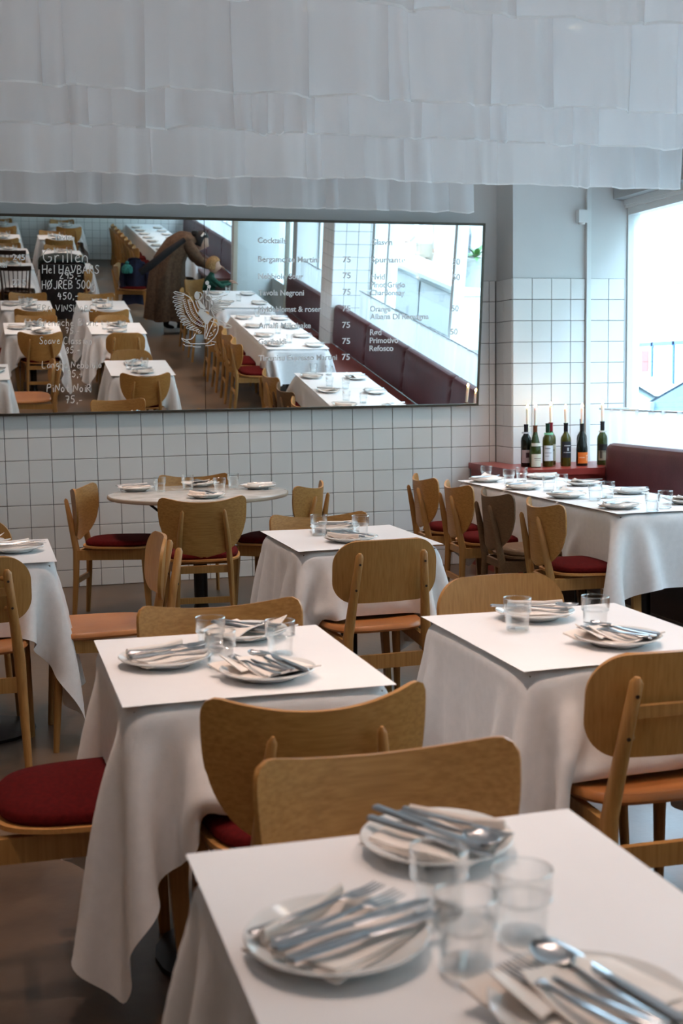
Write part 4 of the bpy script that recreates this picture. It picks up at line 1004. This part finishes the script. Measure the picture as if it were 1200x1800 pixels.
def head(parent, c, r, hair, look=(0, 1, 0), curls=False):
    """head with face: built facing +y then turned"""
    L_ = Vector(look).normalized(); side = L_.cross(Vector((0, 0, 1))).normalized(); up = side.cross(L_)
    def T(p): return Vector(c)+side*p[0]*r+L_*p[1]*r+up*p[2]*r
    def f(u, v):
        a = 2*pi*u; b = pi*(v-.5); x = cos(b)*cos(a); y = cos(b)*sin(a); z = sin(b)
        jaw = 1-.28*max(0, -z); nose = .20*math.exp(-((x/.13)**2+((z+.08)/.20)**2)) if y > 0 else 0
        eye = -.07*math.exp(-(((abs(x)-.33)/.15)**2+((z-.06)/.12)**2)) if y > 0 else 0
        brow = .04*math.exp(-(((abs(x)-.3)/.25)**2+((z-.24)/.08)**2)) if y > 0 else 0
        lip = .05*math.exp(-((x/.2)**2+((z+.42)/.07)**2)) if y > 0 else 0
        return T((x*.78*jaw, y*(.92)*jaw+nose+eye+brow+lip, z*1.12))
    h = MB().grid(f, 33, 25).build('head', SKIN, parent, True)
    for s in (-1, 1):
        MB().lathe([(0, -.06), (.05, -.03), (.06, 0), (.05, .03), (0, .06)], 10).v
        E2 = MB(); E2.grid(lambda u, v, s=s: T((s*.33+.10*cos(2*pi*u)*sin(pi*v), .74+.05*cos(pi*v)*1, .06+.045*sin(2*pi*u)*sin(pi*v))), 9, 7); E2.build('eye', DARKC, h, True)
        E3 = MB(); E3.grid(lambda u, v, s=s: T((s*(.76+.07*cos(2*pi*u)*sin(pi*v)), -.05+.14*sin(2*pi*u)*sin(pi*v), .0+.20*cos(pi*v))), 9, 9); E3.build('ear', SKIN, h, True)
    MB().grid(lambda u, v: T(((u-.5)*.34, .86-.3*(u-.5)**2, -.43+.05*(v-.5))), 7, 3, .01).build('mouth', mat('lips', (.35, .10, .09), .5), h, True)
    def g(u, v):
        a = 2*pi*u; b = pi*(v-.5); x = cos(b)*cos(a); y = cos(b)*sin(a); z = sin(b)
        k = 1.12+(.10*sin(17*a)*cos(13*b) if curls else .02*sin(20*a)*cos(b))
        yy = y*.98*k-.12
        if y > .25 and z < .55: yy = min(yy, .25); 
        zz = z*1.2*k+.08
        if z < -.35: zz = -.42+(z+.35)*.2
        return T((x*.88*k, yy, zz))
    MB().grid(g, 41, 25).build('hair', hair, parent, True)
def hand_mb(o, d, n, s=1.0, curl=.5):
    """five-fingered hand at o pointing d, palm normal n"""
    d = Vector(d).normalized(); n = Vector(n).normalized(); sd_ = d.cross(n).normalized(); o = Vector(o); M = MB()
    M.tube([o-d*.02*s, o+d*.02*s, o+d*.06*s, o+d*.085*s], [.022*s, .034*s, .040*s, .036*s], 10, sx=.42, flat=sd_)
    for k, (off, ln) in enumerate([(-.030, .058), (-.010, .070), (.010, .075), (.029, .066)]):
        p = o+d*.08*s+sd_*off*s; pts = [p]
        a = 0
        for j in range(3): a += curl*.7; pts.append(pts[-1]+(d*cos(a)+n*sin(a))*ln*s/3)
        M.tube(pts, [.0095*s, .009*s, .008*s, .006*s], 8)
    p = o+d*.03*s-sd_*.036*s; M.tube([p, p+(d*.6-sd_*.7)*.03*s, p+(d*.9-sd_*.5+n*.3)*.055*s], [.012*s, .010*s, .007*s], 8)
    return M
# woman bending over the child; she faces +x, feet on the floor
WX, WYY = 2.62, -.9
wo = thing('person', 'woman in a long brown coat bending over the child, seen in the mirror', 'person', (WX, WYY, 0))
J = dict(pel=(.02, 0, .92, .13, .16), ch=(.20, 0, 1.20, .13, .18), nk=(.34, 0, 1.30, .05), hd=(.40, 0, 1.32, .05),
    sl=(.24, .17, 1.24, .065), el=(.42, .20, 1.02, .046), wl=(.66, .16, .95, .03), sr=(.24, -.17, 1.24, .065), er=(.40, -.2, 1.0, .046), wr=(.62, -.14, .93, .03),
    kl=(.03, .10, .50, .07), al=(-.05, .10, .08, .045), tl=(.08, .11, .045, .04), kr=(.0, -.12, .50, .07), ar=(.18, -.12, .10, .045), tr=(.31, -.12, .045, .04), hl=(.02, .09, .86, .10), hr=(.02, -.09, .86, .10))
skin_body('body', J, [('pel','ch'),('ch','nk'),('nk','hd'),('ch','sl'),('sl','el'),('el','wl'),('ch','sr'),('sr','er'),('er','wr'),('pel','hl'),('hl','kl'),('kl','al'),('al','tl'),('pel','hr'),('hr','kr'),('kr','ar'),('ar','tr')], DARKC, wo)
def coatf(u, v):
    # v 0 shoulders -> 1 hem, u around
    a = 2*pi*u; P = [(.36, 1.33, .07, .09), (.27, 1.33, .13, .20), (.14, 1.24, .17, .23), (.02, 1.02, .21, .24), (-.02, .80, .24, .27), (-.02, .50, .28, .31), (-.01, .18, .32, .34)]
    q = v*(len(P)-1); i = min(int(q), len(P)-2); r = q-i; c = [P[i][k]*(1-r)+P[i+1][k]*r for k in range(4)]
    fold = 1+.07*v*sin(7*a+1.3*sin(3*v))+.03*v*sin(15*a)
    tilt = .9*(1-min(1, v*1.6))
    rx = c[2]*fold; ry = c[3]*fold
    return (c[0]+rx*cos(a)*cos(tilt), ry*sin(a), c[1]-rx*cos(a)*sin(tilt)+.01*sin(5*a))
MB().grid(coatf, 61, 29, .012).build('coat', COAT, wo, True)
for s, nm in ((1, 'l'), (-1, 'r')):
    MB().tube([(.24, s*.16, 1.26), (.34, s*.20, 1.13), (.42, s*.205, 1.02), (.54, s*.18, .975), (.64, s*.155, .95)], [.095, .085, .075, .062, .056], 14).build('sleeve', COAT, wo, True)
    hand_mb((.67, s*.15, .95), (1, -.2*s, -.1), (0, 0, -1), .95, .5).build('hand', SKIN, wo, True)
head(wo, (.47, 0, 1.27), .115, HAIRD, (.85, .25, -.35))
MB().lathe([(0, .055), (.04, .04), (.055, 0), (.04, -.04), (0, -.055)], 14, (.38, 0, 1.385)).build('hair_bun', HAIRD, wo, True)
MB().tube([(.46, .10, 1.36), (.50, .09, 1.40), (.53, .05, 1.37)], [.012, .018, .010], 8).build('hair_clip', CHALK, wo, True)
for s, x in ((1, .02), (-1, .25)):
    MB().grid(lambda u, v, s=s, x=x: (x+(u-.35)*.27, s*.115+(.045*(1-(2*u-1)**4*.5))*cos(pi*v), .0+.075*sin(pi*v)*(1-.35*u)), 13, 9).build('shoe', SHOE if s > 0 else DARKC, wo, True)
MB().tube([(.20, .24, 1.33), (-.05, .30, 1.16), (-.30, .26, .95), (-.42, .22, .86)], [.035, .05, .055, .045], 12, sx=.5).build('dark_scarf', DARKC, wo, True, label='black scarf slung over the back of the coat')
# child on a chair at the end of the third window table
chd = thing('person', 'curly-haired child in a dark green sweater at the table, in the mirror', 'person', (3.10, -.38, 0))
chair('S', 3.10, -.42, 60, 'oak chair under the seated child, seen in the mirror')
J = dict(pel=(0, 0, .56, .09, .11), ch=(.04, 0, .80, .085, .115), nk=(.06, 0, .90, .035), hd=(.07, .0, .93, .035), sl=(.05, .11, .84, .04), el=(.17, .16, .74, .032), wl=(.32, .10, .775, .022),
     sr=(.05, -.11, .84, .04), er=(.17, -.15, .74, .032), wr=(.33, -.07, .775, .022), kl=(.26, .08, .54, .05), al=(.28, .08, .24, .035), tl=(.36, .08, .21, .03), kr=(.26, -.08, .54, .05), ar=(.28, -.08, .24, .035), tr=(.36, -.08, .21, .03))
skin_body('body', J, [('pel','ch'),('ch','nk'),('nk','hd'),('ch','sl'),('sl','el'),('el','wl'),('ch','sr'),('sr','er'),('er','wr'),('pel','kl'),('kl','al'),('al','tl'),('pel','kr'),('kr','ar'),('ar','tr')], GREEN, chd)
for s, y in ((1, .10), (-1, -.07)): hand_mb((.335, y, .785), (1, 0, 0), (0, 0, -1), .62, .5).build('hand', SKIN, chd, True)
head(chd, (.09, 0, 1.00), .095, HAIRB, (.95, .2, -.15), True)
# navy coat and teal bag hung on a chair
nv = thing('coat', 'dark navy coat hanging on a chair back behind the woman, in the mirror', 'coat', (2.28, -2.0, 0))
MB().grid(lambda u, v: (.02*sin(8*pi*u)+.17*cos(2*pi*u)*(.75+.35*v), .10*sin(2*pi*u)*(.8+.5*v), .86-.66*v-.03*cos(4*pi*u)), 41, 9, .01).build('coat_body', NAVY, nv, True)
MB().tube([(-.16, .05, .82), (-.20, .08, .6), (-.17, .08, .42)], [.05, .045, .04], 10).tube([(.16, .05, .82), (.2, .08, .6), (.18, .08, .42)], [.05, .045, .04], 10).build('sleeve', NAVY, nv, True)
hb = thing('knitted_hat', 'small teal knitted hat on the hanging navy coat, in the mirror', 'hat', (2.15, -1.86, .74))
MB().lathe([(0, .085), (.05, .07), (.08, .03), (.085, -.02), (.075, -.05), (0, -.055)], 20).build('knitted_body', TEAL, hb, True)
MB().lathe([(0, .03), (.025, .015), (.028, 0), (.02, -.02), (0, -.025)], 12, (0, 0, .10)).build('bobble', TEAL, hb, True)
chair('S', 2.25, -2.02, 10, 'oak chair under the hanging navy coat, seen in the mirror')
# pushchair in the aisle
pc = thing('pushchair', 'brown pushchair with a dark green hood in the aisle, in the mirror', 'pushchair', (1.10, -.42, 0))
GRN2 = mat('dark_green_fabric', (.006, .018, .014), .7); BRN = noisy(mat('dark_brown_fabric', (.022, .012, .010), .8), (.018, .010, .008), (.03, .016, .013), 12)
MB().grid(lambda u, v: (.30*cos(pi*u), -.02+.26*sin(pi*(v*.55+.0))*(.5+.5*sin(pi*u)), .92+.20*sin(pi*u)**.35*cos(pi*.5*v*.55)+.02), 21, 11, .01).build('hood', GRN2, pc, True)
MB().grid(lambda u, v: ((2*u-1)*.30*(1-.12*v), .16-.04*(2*u-1)**2+.02*v, 1.10-.82*v-.04*(2*u-1)**4*(1-v)), 17, 11, .02).build('seat_back', BRN, pc, True)
MB().box(-.26, .26, -.22, .16, .34, .40).box(-.26, -.22, -.2, .16, .4, .62).box(.22, .26, -.2, .16, .4, .62).build('seat', BRN, pc)
for s in (-1, 1):
    MB().tube([(s*.27, .28, 1.02), (s*.27, .16, .75), (s*.27, -.05, .45), (s*.26, -.28, .12)], .012, 8).tube([(s*.27, -.02, .5), (s*.27, .28, .13)], .012, 8).build('frame_tube', BLACK, pc, True)
    for y in (-.3, .3):
        Wm = MB(); Wm.lathe([(.05, -.014), (.105, -.016), (.115, 0), (.105, .016), (.05, .014), (.05, -.014)], 22); Wm.v = [(s*.30+p[2], y+p[0], .116+p[1]) for p in Wm.v]; Wm.build('wheel', BLACK, pc, True)
MB().tube([(-.27, .28, 1.02), (.27, .28, 1.02)], .014, 8).build('push_bar', BLACK, pc, True)

# ------------------------------------------------------------------ outside
ASPH = noisy(mat('pale_paving', (.19, .19, .19), .85), (.175, .175, .175), (.21, .21, .205), 1.5, bump=.1, bscale=30)
FAC = mat('pale_render_wall', (.85, .84, .81), .8); FAC3 = noisy(mat('grey_green_wall', (.42, .46, .42), .85), (.20, .24, .21), (.30, .33, .29), .5); ROOF = mat('slate_roof', (.20, .28, .32), .6)
WINB = mat('dark_window_glass', (.05, .09, .13), .1); BLUEF = mat('blue_shop_frame', (.02, .09, .35), .4); REDP = mat('red_poster', (.55, .05, .04), .6); GLAZ = mat('pale_shop_display', (.62, .60, .55), .5)
street = struct('ground', MB().box(4.9, 60, -40, 75, -.2, -.08), ASPH)
def building(x, y0, y1, h, mt, desc, floors=3, shop=False, depth=8):
    t = thing('building', desc, 'building', (x, y0, -.08))
    MB().box(0, depth, 0, y1-y0, 0, h).build('wall', mt, t)
    M = MB(); L_ = y1-y0; M.add([(-.4, -.2, h), (-.4, L_+.2, h), (depth+.4, L_+.2, h), (depth+.4, -.2, h), (depth/2, -.2, h+2.6), (depth/2, L_+.2, h+2.6)], [(0, 1, 5, 4), (2, 3, 4, 5), (0, 4, 3), (1, 2, 5), (0, 3, 2, 1)]); M.build('roof', ROOF, t)
    n = int(L_/2.4); me = None
    for f in range(floors):
        z = (3.6 if shop else 1.2)+f*3.1
        if z+1.6 > h: break
        for k in range(n):
            y = (k+.5)*L_/n
            if me is None:
                me = MB().box(-.05, .06, -.55, .55, 0, 1.5).mesh('window_frame', WHITEP); mp = MB().box(-.07, -.05, -.46, -.03, .08, 1.42).box(-.07, -.05, .03, .46, .08, 1.42).mesh('pane', WINB)
            o = link('window', me, t); o.location = (0, y, z); p = link('pane', mp, o)
    if shop:
        n = int(L_/1.5)
        for k in range(n):
            y = k*L_/n
            o = MB().box(-.1, .02, y+.05, y+.17, .6, 2.6).box(-.1, .02, y+.05, y+L_/n, 2.45, 2.6).box(-.1, .02, y+.05, y+L_/n, .6, .75).build('shop_frame', BLUEF, t)
            MB().box(-.06, .01, y+.17, y+L_/n, .75, 2.45).build('pane', GLAZ, o)
            if k % 2: MB().box(-.09, -.06, y+.35, y+.35+L_/n*.35, 1.5, 2.3).build('poster', REDP, o)
    return t
building(24, 31, 52, 4.6, FAC, 'low pale building across the street with a blue-framed shopfront', 1, True)
building(15.5, -34, 4, 13, FAC3, 'grey green building across the street, seen in the mirror', 3)
building(15.5, 5, 21, 11.5, mat('sand_render_wall', (.36, .34, .30), .8), 'unseen sand coloured three-floor building across the street, set close to cut skylight', 3)  # out of view, brought near and tall to hold back window skylight
building(38, 52, 70, 6, FAC, 'distant pale building with a slate roof', 2)
def car(x, y, rz, mt, desc, L_=4.3, W=1.76, H=1.44):
    t = thing('car', desc, 'car', (x, y, -.08), rz)
    # side profile (along x, height) top line and sill
    top = [(-2.15, .62), (-2.08, .78), (-1.75, .92), (-1.0, 1.0), (-.35, 1.38), (.25, 1.46), (.95, 1.42), (1.55, 1.12), (1.95, 1.02), (2.12, .85), (2.15, .55)]
    top = [(a*L_/4.3, b*H/1.46) for a, b in top]
    def body(u, v):
        q = u*(len(top)-1); i = min(int(q), len(top)-2); r = q-i; X = top[i][0]*(1-r)+top[i+1][0]*r; Z = top[i][1]*(1-r)+top[i+1][1]*r
        a = pi*v; belt = .92
        s_ = cos(a); zz = .28+(Z-.28)*abs(sin(a))**.42
        hw = W/2*(1-.05*abs(X/2.15)**3)
        if zz > belt: hw *= 1-.22*(zz-belt)/(.54)
        return (X, hw*(abs(s_)**.35)*(1 if s_ > 0 else -1), zz)
    MB().grid(body, 61, 33).build('car_body', mt, t, True)
    sw = MB()
    for s in (-1, 1):
        k = W/2
        sw.add([(-.95, s*k*.985, .96), (-.28, s*k*.86, 1.33), (.3, s*k*.83, 1.38), (.3, s*k*.99, .96)], [(0, 1, 2, 3)]).add([(.38, s*k*.99, .96), (.38, s*k*.83, 1.38), (.9, s*k*.85, 1.32), (1.35, s*k*.96, 1.0)], [(0, 1, 2, 3)])
    sw.build('side_window', WINB, t); 
    MB().add([(-1.05, -.68, 1.0), (-1.05, .68, 1.0), (-.36, .58, 1.375), (-.36, -.58, 1.375)], [(0, 1, 2, 3)]).build('windscreen', WINB, t)
    MB().add([(1.62, -.62, 1.11), (1.62, .62, 1.11), (1.02, .56, 1.41), (1.02, -.56, 1.41)], [(0, 1, 2, 3)]).build('rear_window', WINB, t)
    for s in (-1, 1):
        MB().box(-.82, -.66, s*.86-.09, s*.86+.09, .98, 1.10).build('wing_mirror', mt, t)
        for X in (-1.35, 1.32):
            Wm = MB(); Wm.lathe([(0, -.09), (.2, -.10), (.30, -.09), (.32, -.05), (.32, .07), (.30, .10), (.2, .10), (0, .09)], 22); Wm.v = [(X+p[0], s*.78+p[2], .32+p[1]) for p in Wm.v]; Wm.build('wheel', BLACK, t, True)
    return t
SILV = mat('pale_blue_car_paint', (.45, .55, .60), .25, .5); SILV2 = mat('grey_car_paint', (.22, .30, .32), .25, .5)
car(9.6, 14.6, radians(-62), SILV, 'silver blue parked car filling the lower window')
car(10.2, 19.8, radians(-60), SILV2, 'grey parked car partly behind the silver one')
car(9.2, -1.5, radians(90), SILV, 'silver parked car outside, seen in the mirror')
# terrace outside, seen through the window in the mirror
def terrace(x, y, desc):
    t = thing('terrace_table', desc, 'table', (x, y, -.08))
    MB().lathe([(0, .72), (.38, .72), (.385, .735), (.38, .75), (0, .75)], 32).build('tabletop', WHITEP, t, True)
    MB().lathe([(.22, 0), (.22, .02), (.03, .04), (.03, .72)], 20, close=True).build('pedestal', WHITEP, t, True)
terrace(6.95, 1.6, 'round white terrace table outside the main window')
ct = thing('terrace_counter', 'long white terrace counter outside the main window, in the mirror', 'table', (7.0, -1.6, -.08))
MB().box(-.35, .35, -2.0, 2.0, .80, .86).build('counter_top', WHITEP, ct)
for y in (-1.9, 0, 1.9): MB().box(-.3, .3, y-.03, y+.03, 0, .80).build('leg', WHITEP, ct)
MB().box(-.3, -.27, -1.87, 1.87, .1, .72).build('voile_skirt', mat('pale_canvas', (.55, .56, .55), .8), ct)
def stander(x, y, face, top, legs, hair, desc):
    t = thing('person', desc, 'person', (x, y, -.08), radians(face-90))
    J = dict(pel=(0, 0, .95, .14, .11), ch=(0, 0, 1.30, .16, .11), nk=(0, .01, 1.50, .055), hd=(0, .02, 1.56, .05), sl=(.19, 0, 1.42, .06), el=(.24, 0, 1.14, .045), wl=(.20, .18, 1.02, .032), sr=(-.19, 0, 1.42, .06), er=(-.24, 0, 1.14, .045), wr=(-.25, .04, .88, .032),
        hl=(.09, 0, .88, .09), kl=(.10, .02, .50, .065), al=(.10, 0, .09, .045), tl=(.10, .14, .04, .04), hr=(-.09, 0, .88, .09), kr=(-.10, .02, .50, .065), ar=(-.10, 0, .09, .045), tr=(-.10, .14, .04, .04))
    skin_body('body', J, [('pel','ch'),('ch','nk'),('nk','hd'),('ch','sl'),('sl','el'),('el','wl'),('ch','sr'),('sr','er'),('er','wr'),('pel','hl'),('hl','kl'),('kl','al'),('al','tl'),('pel','hr'),('hr','kr'),('kr','ar'),('ar','tr')], top, t)
    MB().grid(lambda u, v: (.17*cos(2*pi*u)*(1-.1*v)*(1 if v < .5 else 1), .13*sin(2*pi*u), 1.0-.25*v), 25, 5).build('trouser_top', legs, t, True)
    for s in (-1, 1): MB().tube([(s*.09, 0, .82), (s*.1, .02, .5), (s*.1, 0, .12)], [.105, .08, .06], 12).build('trouser_leg', legs, t, True)
    hand_mb((.20, .19, 1.01), (-.2, 1, 0), (0, 0, -1), 1, .5).build('hand', SKIN, t, True); hand_mb((-.25, .05, .86), (0, .15, -1), (1, 0, 0), 1, .4).build('hand', SKIN, t, True)
    head(t, (0, .03, 1.66), .118, hair, (0, 1, -.05))
stander(7.7, -2.3, 200, mat('grey_jacket', (.16, .165, .18), .8), DARKC, HAIRD, 'person in a grey jacket standing on the terrace, in the mirror')
stander(7.75, -4.4, 250, mat('white_shirt', (.7, .72, .75), .8), mat('beige_trousers', (.40, .33, .26), .8), HAIRB, 'person in a white shirt standing outside, in the mirror')
pl = thing('planter', 'grey pot with a leafy plant outside the main window, in the mirror', 'plant', (7.0, -.1, .78))
MB().lathe([(0, 0), (.16, 0), (.2, .40), (.21, .42), (.19, .42), (0, .40)], 24).build('pot', mat('grey_pot', (.3, .32, .3), .7), pl, True)
LM = mat('leaf_green', (.04, .13, .03), .5); lr = random.Random(3)
for k in range(26):
    a = lr.uniform(0, 6.28); e = lr.uniform(.3, 1.3); l_ = lr.uniform(.18, .34)
    MB().grid(lambda u, v, a=a, e=e, l_=l_: (cos(a)*cos(e)*l_*v-sin(a)*(u-.5)*.07*sin(pi*v), sin(a)*cos(e)*l_*v+cos(a)*(u-.5)*.07*sin(pi*v), .41+l_*v*sin(e)-.12*v*v), 4, 7).build('leaf', LM, pl, True)
